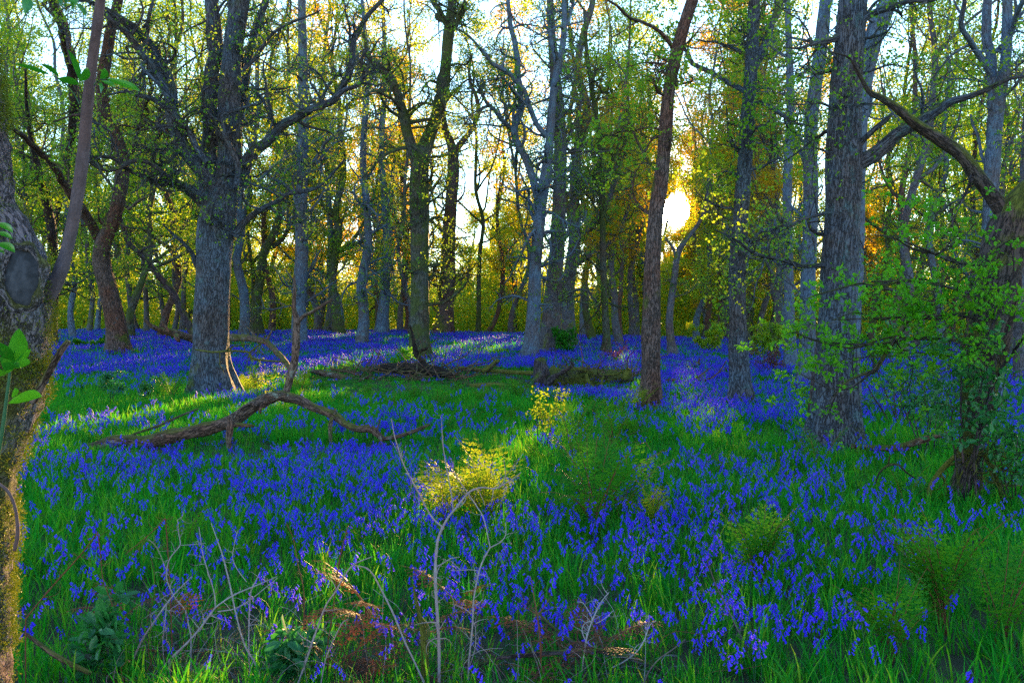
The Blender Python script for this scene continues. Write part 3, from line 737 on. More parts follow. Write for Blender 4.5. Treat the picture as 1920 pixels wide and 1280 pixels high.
# young oak leaves on the boughs of the broken mossy tree: each spray hangs on its bough
def sprays():
    rng = np.random.default_rng(61)
    root = [o for o in bpy.data.objects if o.name == 'broken_mossy_tree'][0]
    org = tuple(root.location)
    limbs = [[(1848, 497, 6), (1790, 491, 6), (1734, 468, 5), (1680, 447, 3), (1640, 440, 2)],
             [(1845, 600, 6), (1790, 590, 6), (1720, 594, 5), (1650, 596, 3), (1560, 600, 1.5)],
             [(1848, 655, 6), (1750, 632, 4), (1640, 645, 3.5), (1540, 640, 2.5), (1490, 622, 2)],
             [(1850, 560, 6), (1740, 530, 4), (1620, 530, 3), (1510, 560, 1.6)],
             [(1697, 604, 6), (1633, 698, 5), (1572, 732, 3), (1500, 700, 1.5)],
             [(1895, 456, 4), (1900, 520, 3), (1860, 600, 3), (1880, 700, 2)],
             [(1824, 328, 8), (1800, 380, 3), (1740, 420, 2), (1700, 430, 1.5)],
             [(1890, 560, 4), (1820, 660, 3), (1720, 660, 2), (1600, 640, 1.5)]]
    segs = []
    for i, l in enumerate(limbs):
        segs.append(resamp(limb_from_pixels(l, 9.0 - .15 * i, 7.6 + .25 * i, .1), 24))
    P0 = np.stack([s[:, :3] for s in segs]); R0 = np.stack([s[:, 3] for s in segs])
    P1, R1 = grow(P0, R0, 90, .75, 9, rng, .4, .02, .7, .1)
    P2, R2 = grow(P1, R1, 90 * 5, .38, 6, rng, .4, .02, .6, .1)
    P3, R3 = grow(P2, R2, 90 * 5 * 3, .16, 4, rng, .3, .05, .6, .2)
    obj('branchwork', mesh('branchwork', [tubes(P0, R0, 6, rng), tubes(P1, R1, 5, rng), tubes(P2, R2, 4, rng), tubes(P3, R3, 3, rng)], M['dark']), root, org)
    tips = np.concatenate([P3[:, -1], P3[:, 2], P2[:, -1]])
    # leaves come in tufts at the ends of twigs; some twigs stay bare
    px = 960 + F * tips[:, 0] / tips[:, 1]; py = HY + (HC - tips[:, 2]) / tips[:, 1] * F
    wgt = .35 + .65 * np.exp(-((py - 640 + (px - 1560) * .25) / 110) ** 2)
    tips = tips[rng.uniform(size=len(tips)) < wgt * .4]
    C = np.repeat(tips, 7, 0)
    D = unit(rng.normal(size=C.shape) + [0, 0, .15])
    C2 = C + D * .012
    rn = np.repeat(rng.uniform(0, 1, len(tips)), 7) * .6 + rng.uniform(0, .4, len(C))
    obj('crown', mesh('crown', [leaf_mesh(C2, .044, rng, 'fold', up=1.0, rnd=rn, dirs=D, aspect=.33)], M['brightleaf'], smooth=False), root, org)
sprays()
# ------------------------------------------------------------------ the mossy trunk close to the camera
def near_trunk():
    rng = np.random.default_rng(71)
    d = 2.6
    edge = [(-120, -4), (-40, 0), (0, 4), (60, 12), (120, 24), (180, 34), (250, 45), (330, 52), (420, 66), (480, 80), (530, 97), (570, 102), (620, 96), (680, 88), (740, 86), (800, 86), (840, 74), (880, 64), (950, 60), (1010, 62), (1080, 52), (1180, 49), (1280, 48), (1400, 52), (1550, 62), (1720, 84), (1790, 96)]
    pts = [(x - 115 - (0 if 470 < y < 800 else 24) - (12 if 380 < y < 760 else 0), y, 196 + (24 if 380 < y < 760 else 0)) for y, x in reversed(edge)]
    r = limb_from_pixels(pts, d, d, .02, kmax=150)
    org = (r[0, 0], r[0, 1], float(ground(r[0, 0], r[0, 1])))
    root = empty('mossy_tree', org, 'close trunk with lumpy gold-green moss, a smooth dark scar and a long smooth shoot', 'tree')
    V, Fc, bk, rn = tubes(capped(r)[None, :, :3], capped(r)[None, :, 3], 90, rng, rough=.022)
    # lumps of the bark and the swelling round the scar
    c = W(52, 540, d - .11)
    dist = np.linalg.norm((V - c) / np.array([1, 1, 1.3]), axis=1)
    outd = unit(V - np.stack([np.interp(V[:, 2], r[:, 2], r[:, 0]), np.full(len(V), d), V[:, 2]], 1))
    sw = .008 * np.exp(-(dist / .10) ** 2)
    nz = .005 * np.sin(V[:, 0] * 140 + V[:, 2] * 31) * np.sin(V[:, 2] * 60 + V[:, 1] * 90) + .004 * np.sin(V[:, 2] * 130 + V[:, 0] * 200)
    V = V + outd * (sw + nz * (dist > .07))[:, None]
    obj('trunk', mesh('trunk', [(V, Fc, bk, rn)], M['near']), root, org)
    th = np.linspace(0, 2 * math.pi, 25)[:-1]; ph = np.linspace(-math.pi / 2, math.pi / 2, 13)
    sv = np.array([[math.cos(b) * math.cos(a), math.cos(b) * math.sin(a), math.sin(b)] for b in ph for a in th]) * [.050, .014, .078]
    sv[:, 0] += .006 * np.sin(sv[:, 2] * 60); sc = W(44, 520, 2.475)
    ra = np.linspace(0, 2 * math.pi, 40)
    rim = np.stack([.052 * np.cos(ra) + .003 * np.sin(5 * ra), -.004 + .004 * np.sin(3 * ra), .080 * np.sin(ra) + .004 * np.sin(7 * ra)], 1) + sc
    obj('scar_rim', mesh('scar_rim', [tubes(rim[None], (.011 + .003 * np.sin(ra * 6))[None], 10, rng, rough=.1)], M['near']), root, org)
    ii = np.arange(13 * 24).reshape(13, 24)
    sf = np.stack([ii[:-1], np.roll(ii[:-1], -1, 1), np.roll(ii[1:], -1, 1), ii[1:]], -1).reshape(-1, 4)
    obj('scar', mesh('scar', [(sv + sc, sf, sv + 3.0, None)], M['scarwood']), root, org)
    # moss: tufts standing on the bark
    k = rng.uniform(size=len(V))
    py = HY + (HC - V[:, 2]) / V[:, 1] * F; px = 960 + F * V[:, 0] / V[:, 1]
    side = (outd[:, 0] + 1) / 2
    dens = np.clip((side - .55) * 2.0, 0, 1)
    dens *= np.where((py > 460) & (py < 640) & (px < 75), 0, 1)
    blot = np.sin(V[:, 2] * 23 + V[:, 0] * 40) + np.sin(V[:, 2] * 51 + 2 + V[:, 0] * 80) + .8 * np.sin(V[:, 2] * 9)
    dens = dens * np.clip(.55 + .5 * blot, 0, 1) + np.where((py > 560) & (py < 860) & (side > .35), .35, 0) * np.clip(.4 + .5 * blot, 0, 1) + .25 * np.clip(blot - .9, 0, 1)
    cand = V[dens > 0]; dd = dens[dens > 0]; od = outd[dens > 0]
    pick = rng.choice(len(cand), 60000, p=dd / dd.sum())
    C = cand[pick] + rng.normal(size=(60000, 3)) * np.array([.006, .006, .009])
    h = .5 + .5 * np.sin(C[:, 2] * 60) * np.sin(C[:, 2] * 23 + 1)
    C = C + od[pick] * (rng.uniform(0, .014, 60000) * (.4 + h))[:, None]
    lit = np.clip((C[:, 0] - np.interp(C[:, 2], r[:, 2], r[:, 0]) - .10) * 14, 0, 1)
    rn2 = np.clip(rng.uniform(0, .55, 60000) + .25 * h, 0, 1)
    D = od[pick] + np.array([0, 0, .35]) + rng.normal(size=C.shape) * .6
    obj('moss', mesh('moss', [leaf_mesh(C, .0085, rng, 'tri', up=.2, rnd=rn2, dirs=D, aspect=.28)], M['moss'], smooth=False), root, org)
    # the smooth shoot, its leaves, the broken stub, the thin curved stem on the bark
    L1 = limb_from_pixels([(58, 592, 34), (80, 566, 32), (98, 540, 30), (112, 512, 26), (125, 470, 23), (136, 420, 23), (148, 350, 23), (157, 280, 22), (163, 210, 21), (170, 140, 20), (178, 80, 19), (186, 20, 18), (193, -40, 17), (200, -120, 15)], 2.62, 2.35, .02)
    s = np.arange(len(L1))
    for kk in (8, 22, 39):
        if kk < len(L1): L1[kk, 3] *= 1.10
    sh = obj('shoot', mesh('shoot', [tubes(capped(L1)[None, :, :3], capped(L1)[None, :, 3], 20, rng, rough=.012)], M['shoot']), root, org)
    L2 = limb_from_pixels([(62, 752, 17), (78, 722, 15), (95, 692, 14), (108, 668, 13), (118, 652, 12), (128, 640, 10)], 2.5, 2.45, .02)
    obj('broken_stub', mesh('broken_stub', [tubes(capped(L2)[None, :, :3], capped(L2)[None, :, 3], 10, rng, rough=.05)], M['dead']), root, org)
    L3 = limb_from_pixels([(-20, 895, 6), (0, 908, 6), (16, 922, 6), (28, 950, 6), (33, 985, 7), (32, 1010, 8), (27, 1032, 7)], 2.46, 2.45, .01)
    obj('stem', mesh('stem', [tubes(capped(L3)[None, :, :3], capped(L3)[None, :, 3], 8, rng)], M['shoot']), root, org)
    # leaves: (base px,py) -> (tip px,py), width px
    def broad(a, b, wpx, dd, curl=.1, name='leaf', mt='broadleaf', par=root):
        A = W(a[0], a[1], dd); B = W(b[0], b[1], dd - .05)
        L = B - A; n = 9
        t = np.linspace(0, 1, n)
        side = unit(np.cross(L, [0, 1, .35]))
        up_ = unit(np.cross(side, L))
        wv = np.sin(math.pi * t ** .75) ** .8 * wpx / F * dd / 2
        wv[-1] = .0004; wv[0] = .0008
        ln = np.linalg.norm(L)
        mid = A + t[:, None] * L + up_ * (np.sin(math.pi * t) * curl * ln)[:, None]
        V = np.stack([mid - side * wv[:, None] + up_ * (wv * .35)[:, None], mid, mid + side * wv[:, None] + up_ * (wv * .35)[:, None]], 1).reshape(-1, 3)
        f = []
        for i in range(n - 1):
            for j in (0, 1):
                f.append((i * 3 + j, i * 3 + j + 1, i * 3 + j + 4, i * 3 + j + 3))
        obj(name, mesh(name, [(V, np.array(f), None, np.full(len(V), rng.uniform(0, .7)))], M[mt]), par, org)
    for a, b, wd, dd, cu in [((150, 150), (127, 93), 12, 2.38, .1), ((92, 140), (25, 119), 8, 2.3, .12), ((110, 143), (76, 120), 10, 2.34, .12), ((148, 158), (108, 148), 14, 2.36, .1),
                             ((150, 152), (165, 128), 16, 2.4, .1), ((188, 148), (198, 130), 14, 2.42, .1), ((200, 148), (262, 171), 12, 2.4, .14), ((190, 152), (216, 163), 8, 2.36, .1),
                             ((186, 155), (188, 176), 10, 2.38, .05), ((40, -4), (48, 27), 27, 2.2, .1), ((108, -6), (113, 14), 10, 2.3, .05), ((130, -2), (136, 14), 26, 2.3, .1), ((142, 6), (160, 33), 10, 2.32, .1), ((120, 0), (118, 10), 12, 2.3, .1),
                             ((-6, 420), (24, 437), 14, 2.2, .1), ((-8, 436), (23, 449), 10, 2.22, .1), ((-6, 458), (28, 474), 16, 2.2, .12), ((-6, 470), (6, 476), 8, 2.2, .1)]:
        broad(a, b, wd, dd, cu)
    for aa in ([(148, 195, 2.5), (140, 178, 2), (125, 160, 2), (108, 146, 1.6)], [(176, 160, 2), (184, 152, 2), (200, 148, 1.6)]):
        l = limb_from_pixels(aa, 2.38, 2.36, .01)
        obj('leaf_stalk', mesh('leaf_stalk', [tubes(l[None, :, :3], l[None, :, 3], 6, rng)], M['bellstem']), root, org)
    # a seedling of the same broad leaves in front of the trunk
    o2 = W(-60, 1500, 2.1)
    r2 = empty('elder_seedling', (o2[0], o2[1], float(ground(o2[0], o2[1]))), 'bright green broad-leaved sprout standing in front of the mossy close trunk', 'plant')
    for pts in ([(-60, 1500, 8), (-45, 1200, 8), (-20, 950, 8), (4, 810, 8), (12, 750, 7), (18, 705, 6), (20, 680, 4)],):
        l = limb_from_pixels(pts, 2.1, 2.15, .03)
        l[0, 2] = float(ground(l[0, 0], l[0, 1])) - .02
        obj('stem', mesh('stem', [tubes(l[None, :, :3], l[None, :, 3], 8, rng)], M['bellstem']), r2, r2.location)
    org0 = org
    def bl(a, b, wd, dd, cu):
        nonlocal org
        org = tuple(r2.location)
        broad(a, b, wd, dd, cu, par=r2)
        org = org0
    for a, b, wd, dd, cu in [((20, 690), (36, 616), 36, 2.16, .1), ((20, 682), (50, 650), 26, 2.12, .12), ((18, 686), (-8, 640), 26, 2.12, .1), ((20, 690), (58, 654), 10, 2.1, .1), ((16, 692), (0, 652), 26, 2.1, .12), ((22, 690), (56, 676), 16, 2.08, .1),
                             ((20, 686), (38, 690), 12, 2.05, .1), ((0, 705), (-4, 690), 20, 2.1, .1), ((16, 756), (78, 742), 20, 2.1, .18), ((22, 745), (30, 728), 10, 2.1, .1), ((14, 700), (2, 670), 26, 2.02, .1)]:
        bl(a, b, wd, dd, cu)
M['near'] = bark_mat('near_mossy_bark', (.03, .026, .03), (.19, .165, .20), lichen=(.24, .25, .33), moss=.75, lichen_amt=.3, scale=2.6, mosscol=(.13, .13, .010), zst=.5)
M['broadleaf'] = leaf_mat('broad_leaves', [(.008, .11, .006), (.015, .16, .008), (.02, .14, .05)], [(.04, .26, .01), (.06, .32, .01), (.05, .24, .04)], .4, rough=.35, spec=.5)
near_trunk()

# ------------------------------------------------------------------ trees of the wood behind
ORD = ['first', 'second', 'third', 'fourth', 'fifth', 'sixth', 'seventh', 'eighth', 'ninth', 'tenth', 'eleventh', 'twelfth', 'thirteenth', 'fourteenth', 'fifteenth', 'sixteenth', 'seventeenth', 'eighteenth', 'nineteenth', 'twentieth'] + ['twenty-' + q for q in ('first', 'second', 'third', 'fourth', 'fifth', 'sixth', 'seventh', 'eighth', 'ninth')]
BG = []
def thin(C, rng):
    """the crowns are more open high up in the middle of the wood"""
    px = 960 + F * C[:, 0] / C[:, 1]; py = HY + (HC - C[:, 2]) / C[:, 1] * F
    o = np.exp(-((px - 900) / 110) ** 2 - ((py - 220) / 130) ** 2) * .38 + np.exp(-((px - 1310) / 60) ** 2 - ((py - 180) / 130) ** 2) * .5 + np.exp(-((px - 340) / 60) ** 2 - ((py - 150) / 110) ** 2) * .5 \
        + np.exp(-((px - 130) / 90) ** 2 - ((py - 60) / 80) ** 2) * .5 + np.exp(-((px - 1680) / 70) ** 2 - ((py - 80) / 90) ** 2) * .7 + .10 * np.clip((420 - py) / 420, 0, 1)
    return C[rng.uniform(size=len(C)) > np.clip(o, 0, .88)]
def bg_tree(px, d, wpx, h, seed, leafm='farleaf', z1=2.2, dens=1.0, lean=None, force=False):
    if leafm == 'farleaf' and (seed * 7) % 10 < (4 if px > 1150 else 2): leafm = 'bronzeglowleaf'  # more of the painted orange glow on the sun's side
    rng = np.random.default_rng(seed)
    x = (px - 960) / F * d
    gz = float(ground(x, d))
    r0 = max(wpx * d / F / 2, .09)
    K = 14
    ts = np.linspace(0, 1, K)
    lx = rng.normal() * .05 if lean is None else lean
    for tries in range(40):
        wander = np.cumsum(rng.normal(size=(K, 2)) * h * .011, 0); wander -= wander[0]
        P = np.stack([x + (lx if tries == 0 else rng.normal() * .06) * h * ts + wander[:, 0], d + rng.normal() * .03 * h * ts + wander[:, 1], gz - .2 + h * ts], 1)
        fine = np.concatenate([P[:-1] * (1 - q) + P[1:] * q for q in (0, .25, .5, .75)])
        if force or keep(np.concatenate([fine + [r0 * .8, 0, 0], fine - [r0 * .8, 0, 0]])).all(): break
    else:
        return None
    R = r0 * (1 - .82 * ts ** 1.1)
    org = (x, d, gz)
    t = empty('woodland_tree', org, None, 'tree', 'trees of the wood behind the bluebell ridge')
    BG.append((px, d, t, wpx, seed))
    tr = np.concatenate([P, R[:, None]], 1)
    tr = spline(tr, .5, 20, 40)
    nl = int(rng.integers(6, 10))
    PL, RL = grow(tr[None, :, :3], tr[None, :, 3], nl, h * .36, 12, rng, .22, .22, .62, .18, rr=.62, tip=.2, taper_len=.45, rcap=.035)
    kl = np.array([keep(q).all() for q in PL]); PL, RL = PL[kl], RL[kl]
    S = 10
    obj('trunk', mesh('trunk', [tubes(capped(tr)[None, :, :3], capped(tr)[None, :, 3], S, rng, rough=.05, lobes=4), tubes(PL, RL, 6, rng)], M[('far', 'pale', 'greenish', 'brown', 'far')[seed % 5]]), t, org)
    PP = np.concatenate([PL, np.stack([resamp(tr, 12)[:, :3]])]); RR = np.concatenate([RL, np.stack([resamp(tr, 12)[:, 3]])])
    n1 = int(42 * dens)
    P1, R1 = grow(PP, RR, n1, 2.6, 8, rng, .35, .06, .7, .12)
    k1 = keep(P1[:, -1]) & keep(P1[:, 4]) & keep(P1[:, 2])
    P1, R1 = P1[k1], R1[k1]
    P2, R2 = grow(P1, R1, len(P1) * 5, 1.25, 6, rng, .38, .04, .65, .1, rmin=.006)
    # low boughs in leaf
    k = (P2[:, 0, 2] > gz + z1 * .6) & keep(P2[:, -1]) & keep(P2[:, 3])
    P2, R2 = P2[k], R2[k]
    obj('branchwork', mesh('branchwork', [tubes(P1, R1, 4, rng), tubes(P2, R2, 3, rng)], M['far']), t, org)
    tips = np.concatenate([P2[:, 2:].reshape(-1, 3), P1[:, 3:].reshape(-1, 3)])
    cl = tips[rng.uniform(size=len(tips)) < .85]
    m = 13
    C = np.repeat(cl, m, 0) + rng.normal(size=(len(cl) * m, 3)) * np.array([.26, .26, .16])
    C = C[C[:, 2] > gz + z1]
    C = thin(C, rng)
    C = C[keep(C)]
    rn = rng.uniform(0, 1, len(C))
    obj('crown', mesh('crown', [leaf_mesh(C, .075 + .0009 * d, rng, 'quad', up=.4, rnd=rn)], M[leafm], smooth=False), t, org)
    return t
trace = [(165, 52, 9), (181, 58, 9), (246, 44, 15), (300, 46, 14), (322, 55, 8), (340, 62, 10), (455, 47, 19), (487, 49, 19), (508, 60, 12), (597, 52, 13), (613, 54, 15), (636, 50, 14), (651, 49, 19),
         (738, 55, 12), (752, 60, 11), (768, 50, 9), (896, 46, 16), (878, 58, 9), (940, 50, 12), (958, 57, 9), (1069, 40, 27), (1093, 55, 9), (1113, 50, 14), (1165, 56, 9), (1184, 46, 14), (1203, 58, 12),
         (1309, 52, 12), (1333, 47, 13), (1352, 60, 9), (1424, 52, 11), (1447, 45, 14), (1465, 60, 10), (1628, 44, 13), (1652, 38, 16), (1690, 35, 19), (1708, 46, 14), (1742, 40, 15), (1778, 50, 12), (1800, 42, 14), (1898, 38, 14)]
for i, (px, d, wd) in enumerate(trace):
    for dx in (0, 6, -6, 12, -12, 18, -18, 25, -25):
        if beam_clear((px + dx - 960) / F * d, d, .15):
            px += dx
            break
    if True:
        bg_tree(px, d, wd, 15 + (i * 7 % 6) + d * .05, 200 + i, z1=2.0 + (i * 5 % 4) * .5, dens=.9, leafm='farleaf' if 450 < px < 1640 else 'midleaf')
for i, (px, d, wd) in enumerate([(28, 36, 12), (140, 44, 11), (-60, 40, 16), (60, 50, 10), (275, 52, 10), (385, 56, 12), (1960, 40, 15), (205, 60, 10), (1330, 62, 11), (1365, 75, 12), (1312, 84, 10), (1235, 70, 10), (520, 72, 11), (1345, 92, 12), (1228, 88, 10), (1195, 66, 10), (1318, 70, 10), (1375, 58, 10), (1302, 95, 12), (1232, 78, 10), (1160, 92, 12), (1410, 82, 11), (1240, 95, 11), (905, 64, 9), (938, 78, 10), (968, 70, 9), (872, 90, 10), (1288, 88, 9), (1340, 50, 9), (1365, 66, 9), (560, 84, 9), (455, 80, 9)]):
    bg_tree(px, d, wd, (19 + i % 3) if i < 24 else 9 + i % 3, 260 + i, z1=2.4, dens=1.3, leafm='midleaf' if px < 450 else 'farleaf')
for i, (px, d, h) in enumerate([(1300, 104, 22), (1322, 98, 20), (1284, 112, 12), (1262, 106, 11), (1298, 100, 11), (1246, 108, 21), (1314, 110, 12)]):
    bg_tree(px, d, 8, h, 600 + i, z1=1.5, dens=1.6, force=True)
_r = np.random.default_rng(5)
cnt = 0
while cnt < 78:
    d = _r.uniform(60, 100)
    px = _r.uniform(-180, 2100)
    if not beam_clear((px - 960) / F * d, d, .3): continue
    if any(abs(px - b[0]) < 9 and abs(d - b[1]) < 12 for b in BG): continue
    hfac = .85 if 850 < px < 950 or 1300 < px < 1350 else 1.0
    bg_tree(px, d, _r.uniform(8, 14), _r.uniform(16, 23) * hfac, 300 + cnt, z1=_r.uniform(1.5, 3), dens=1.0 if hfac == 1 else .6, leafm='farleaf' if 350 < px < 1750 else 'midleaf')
    cnt += 1
LAND += [(1262, 'thin forked trunk'), (1480, 'slimmer bluish trunk'), (300, 'leaning thin tree')]
LAND.sort()
def between(px):
    a = [l for l in LAND if l[0] < px]; b = [l for l in LAND if l[0] >= px]
    return (a[-1][1] if a else None), (b[0][1] if b else None)
def name_background():
    groups = {}
    for b in sorted(BG, key=lambda b: b[0]):
        groups.setdefault(between(b[0]), []).append(b)
    for (a, c), L in groups.items():
        for k, (px, d, t, wpx, seed) in enumerate(L):
            where = f"between {a} and {c}" if a and c else (f"left of {c}" if c else f"right of {a}")
            o = ORD[k] + ' of the' if len(L) > 1 else 'the only'
            far = 'far trees' if len(L) > 1 else 'far tree'
            t['label'] = f"{o} {far}, counted rightwards, {where}" if len(L) > 1 else f"single slim {'pale' if seed % 5 == 1 else 'dark'} far tree {where}"
# ------------------------------------------------------------------ the wood beyond, one mass
def far_wood():
    rng = np.random.default_rng(81)
    n = 150
    d = rng.uniform(100, 150, n); px = rng.uniform(-300, 2220, n)
    x = (px - 960) / F * d
    ok = np.array([beam_clear(a, b, .3) for a, b in zip(x, d)])
    x, d = x[ok], d[ok]; n = len(x)
    gz = ground(x, d)
    K = 8; ts = np.linspace(0, 1, K)
    h = rng.uniform(7, 10, n)
    P = np.stack([x[:, None] + rng.normal(size=(n, 1)) * ts * .8 + np.cumsum(rng.normal(size=(n, K)) * .12, 1), np.repeat(d[:, None], K, 1), gz[:, None] - .2 + h[:, None] * ts], -1)
    R = rng.uniform(.15, .32, (n, 1)) * (1 - .8 * ts)
    P1, R1 = grow(P, R, n * 10, 3.5, 7, rng, .3, .12, .7, .15, rmin=.02)
    nc = 60000
    cd_ = rng.uniform(88, 150, nc); cp = rng.uniform(-350, 2270, nc)
    cz = rng.uniform(0, 1, nc) ** .9 * (6.0 + (5.5 + np.where((cp < 650) | (cp > 1500), 4.5, 0)) * rng.uniform(0, 1, nc))
    C0 = np.stack([(cp - 960) / F * cd_, cd_, cz + .5], 1)
    C0 = C0[(np.sin(C0[:, 0] * .9 + C0[:, 1] * .5) + np.sin(C0[:, 0] * .37 + 1) + np.sin(C0[:, 2] * 1.1 + C0[:, 0] * .6)) > -.75]
    nl = 26000
    ld = rng.uniform(68, 96, nl); lp = rng.uniform(-300, 2220, nl)
    L0 = np.stack([(lp - 960) / F * ld, ld, rng.uniform(0, 1, nl) ** 1.4 * 4.2 + .4], 1)
    L0[:, 2] += ground(L0[:, 0], L0[:, 1])
    L0 = L0[(np.sin(L0[:, 0] * .7 + L0[:, 1] * .3) + np.sin(L0[:, 0] * .31 + 1) + np.sin(L0[:, 2] * 1.5 + L0[:, 0] * .5)) > -1.2]
    C0 = np.concatenate([C0, L0])
    C = np.repeat(C0, 14, 0) + rng.normal(size=(len(C0) * 14, 3)) * np.array([.5, .5, .3])
    C = C[keep(C)]
    o = obj('distant_woodland', mesh('distant_woodland', [tubes(P, R, 7, rng) + (0,), tubes(P1, R1, 3, rng) + (0,), leaf_mesh(C, .215, rng, 'quad', up=.3) + (1,)], [M['far'], M['farleaf']], smooth=False))
    tag(o, 'yellow-green depth of the wood far beyond the bluebell ridge', None, None, 'stuff')
far_wood()
name_background()

# ------------------------------------------------------------------ the fallen bough and other dead wood
def wood(name, label, cat, limbs, seed, barkm='dead', partnames=None, sides=16, group=None, step=.05, rough=.08, twigs=0, moss=0, L1=.5):
    rng = np.random.default_rng(seed)
    rs = [limb_from_pixels(l[0], l[1], l[2], step, rng, wig=.012) for l in limbs]
    c = rs[0][len(rs[0]) // 2]
    gz = float(ground(c[0], c[1]))
    org = (c[0], c[1], gz)
    if len(rs) == 1 and not twigs:
        o = obj(name, mesh(name, [tubes(capped(rs[0], True, True)[None, :, :3], capped(rs[0], True, True)[None, :, 3], sides, rng, rough=rough)], M[barkm]), None, org)
        return tag(o, label, cat, group)
    root = empty(name, org, label, cat, group)
    for i, r in enumerate(rs):
        rc = capped(r, True, True)
        pn = (partnames[i] if partnames else ('stem' if i == 0 else 'limb'))
        obj(pn, mesh(pn, [tubes(rc[None, :, :3], rc[None, :, 3], max(6, sides if i == 0 else sides * 2 // 3), rng, rough=rough)], M[barkm]), root, org)
    if twigs:
        P0 = np.stack([resamp(r, 16)[:, :3] for r in rs]); R0 = np.stack([resamp(r, 16)[:, 3] for r in rs])
        P1, R1 = grow(P0, R0, twigs, L1, 8, rng, .45, .05, .7, .1)
        P2, R2 = grow(P1, R1, twigs * 3, L1 * .5, 5, rng, .45, .03, .65, .2)
        obj('branchwork', mesh('branchwork', [tubes(P1, R1, 5, rng), tubes(P2, R2, 4, rng)], M[barkm]), root, org)
    return root
wood('fallen_bough', 'long dead oak bough arching over the grass, one branch standing upright', 'fallen branch', [
    ([(156, 846, 22), (180, 841, 28), (210, 832, 30), (240, 829, 27), (280, 829, 27), (320, 818, 26), (360, 808, 25), (400, 800, 24), (430, 790, 24), (455, 775, 24), (478, 760, 23), (500, 749, 22), (520, 742, 22), (538, 740, 20)], 13.0, 13.4),
    ([(530, 742, 20), (560, 750, 18), (585, 763, 16), (610, 770, 15), (632, 779, 17), (650, 794, 14), (672, 803, 13), (695, 803, 14), (710, 815, 13), (722, 822, 9), (748, 818, 7), (772, 810, 7), (790, 802, 7), (806, 795, 3)], 13.4, 13.0),
    ([(532, 745, 16), (540, 725, 14), (546, 700, 15), (551, 680, 14), (553, 650, 15), (554, 625, 14), (556, 600, 12), (551, 575, 9), (553, 540, 6), (551, 515, 3)], 13.4, 13.5),
    ([(556, 606, 9), (570, 592, 7), (588, 584, 7), (605, 573, 6), (624, 560, 4)], 13.4, 13.2),
    ([(712, 818, 8), (716, 835, 5), (725, 852, 4), (735, 867, 2)], 13.1, 12.9),
    ([(430, 782, 12), (431, 800, 13), (428, 825, 11), (430, 855, 10), (434, 866, 9)], 13.0, 12.8),
    ([(440, 797, 9), (460, 796, 8), (476, 798, 4)], 13.0, 12.9),
    ([(480, 762, 8), (470, 755, 6), (450, 768, 5), (440, 785, 5)], 13.2, 13.1),
    ([(622, 782, 7), (620, 800, 8), (621, 830, 6), (621, 862, 5)], 13.2, 13.0),
    ([(628, 776, 7), (629, 765, 3)], 13.2, 13.2),
    ([(706, 808, 4), (710, 797, 3), (713, 785, 1.5)], 13.1, 13.1),
    ([(216, 836, 8), (250, 815, 5), (300, 795, 5), (340, 778, 4), (372, 766, 2)], 13.3, 14.5),
    ([(500, 748, 6), (490, 765, 6), (488, 775, 4)], 13.2, 13.1),
], 91, 'dead', sides=24, step=.03, rough=.09)
wood('fallen_branch', 'grey dead branch lying behind the stout oak, one end propped up to the left', 'fallen branch', [
    ([(270, 598, 3), (285, 612, 8), (305, 620, 11), (325, 624, 15), (345, 630, 14), (365, 636, 14)], 23.5, 24.5),
    ([(318, 622, 6), (308, 612, 5), (302, 600, 2)], 23.6, 23.6), ([(330, 628, 9), (335, 638, 8)], 23.7, 23.4)], 92, 'dead', twigs=8)
wood('fallen_log', 'mossy dead limb running from behind the stout oak down to the right', 'fallen log', [
    ([(420, 632, 14), (445, 633, 14), (470, 634, 13), (495, 640, 11), (515, 655, 10), (530, 672, 10), (545, 692, 10)], 29.5, 25.5),
    ([(480, 634, 6), (472, 622, 5), (462, 612, 2)], 28.6, 28.5), ([(500, 642, 5), (505, 628, 4), (512, 615, 2)], 28, 28)], 93, 'dead', twigs=14)
wood('fallen_log', 'narrow dark log tapering left, ahead of the pile, beside the yellow fern', 'fallen log', [([(580, 695, 5), (600, 698, 11), (620, 702, 13), (645, 708, 13), (665, 712, 8)], 27, 26.5)], 94, 'dead')
wood('fallen_log', 'short forked dark log resting on the narrow log behind it', 'fallen log', [([(620, 691, 6), (635, 694, 6), (655, 696, 6), (668, 701, 6), (682, 708, 5)], 27.3, 26.8)], 95, 'dead')
wood('fallen_log', 'thick bleached log across the middle with a black antler-like branch standing on it', 'fallen log', [
    ([(705, 690, 12), (725, 690, 19), (750, 690, 22), (775, 691, 22), (800, 693, 22), (825, 697, 20), (850, 704, 12)], 27.0, 26.5),
    ([(797, 690, 12), (794, 680, 11), (786, 672, 10), (779, 664, 9), (777, 650, 8), (774, 630, 6), (769, 610, 3)], 26.8, 26.8),
    ([(781, 664, 7), (790, 657, 6), (802, 652, 4)], 26.8, 26.6), ([(796, 688, 4), (805, 680, 3), (812, 677, 2)], 26.8, 26.9)], 96, 'blackwood', twigs=16)
wood('fallen_log', 'long straight mossy log ending at the root stump', 'fallen log', [([(860, 690, 8), (890, 693, 8), (930, 695, 8), (965, 698, 8), (1000, 700, 9)], 27, 26.5),
    ([(905, 696, 11), (918, 688, 10), (934, 675, 8)], 26.8, 26.5)], 97, 'oak_mossy', twigs=6)
wood('fallen_log', 'low yellow-green mossy log half hidden in bracken before the root stump', 'fallen log', [([(880, 724, 10), (905, 724, 13), (930, 724, 14), (955, 725, 12)], 24.5, 24.5)], 98, 'oak_mossy')
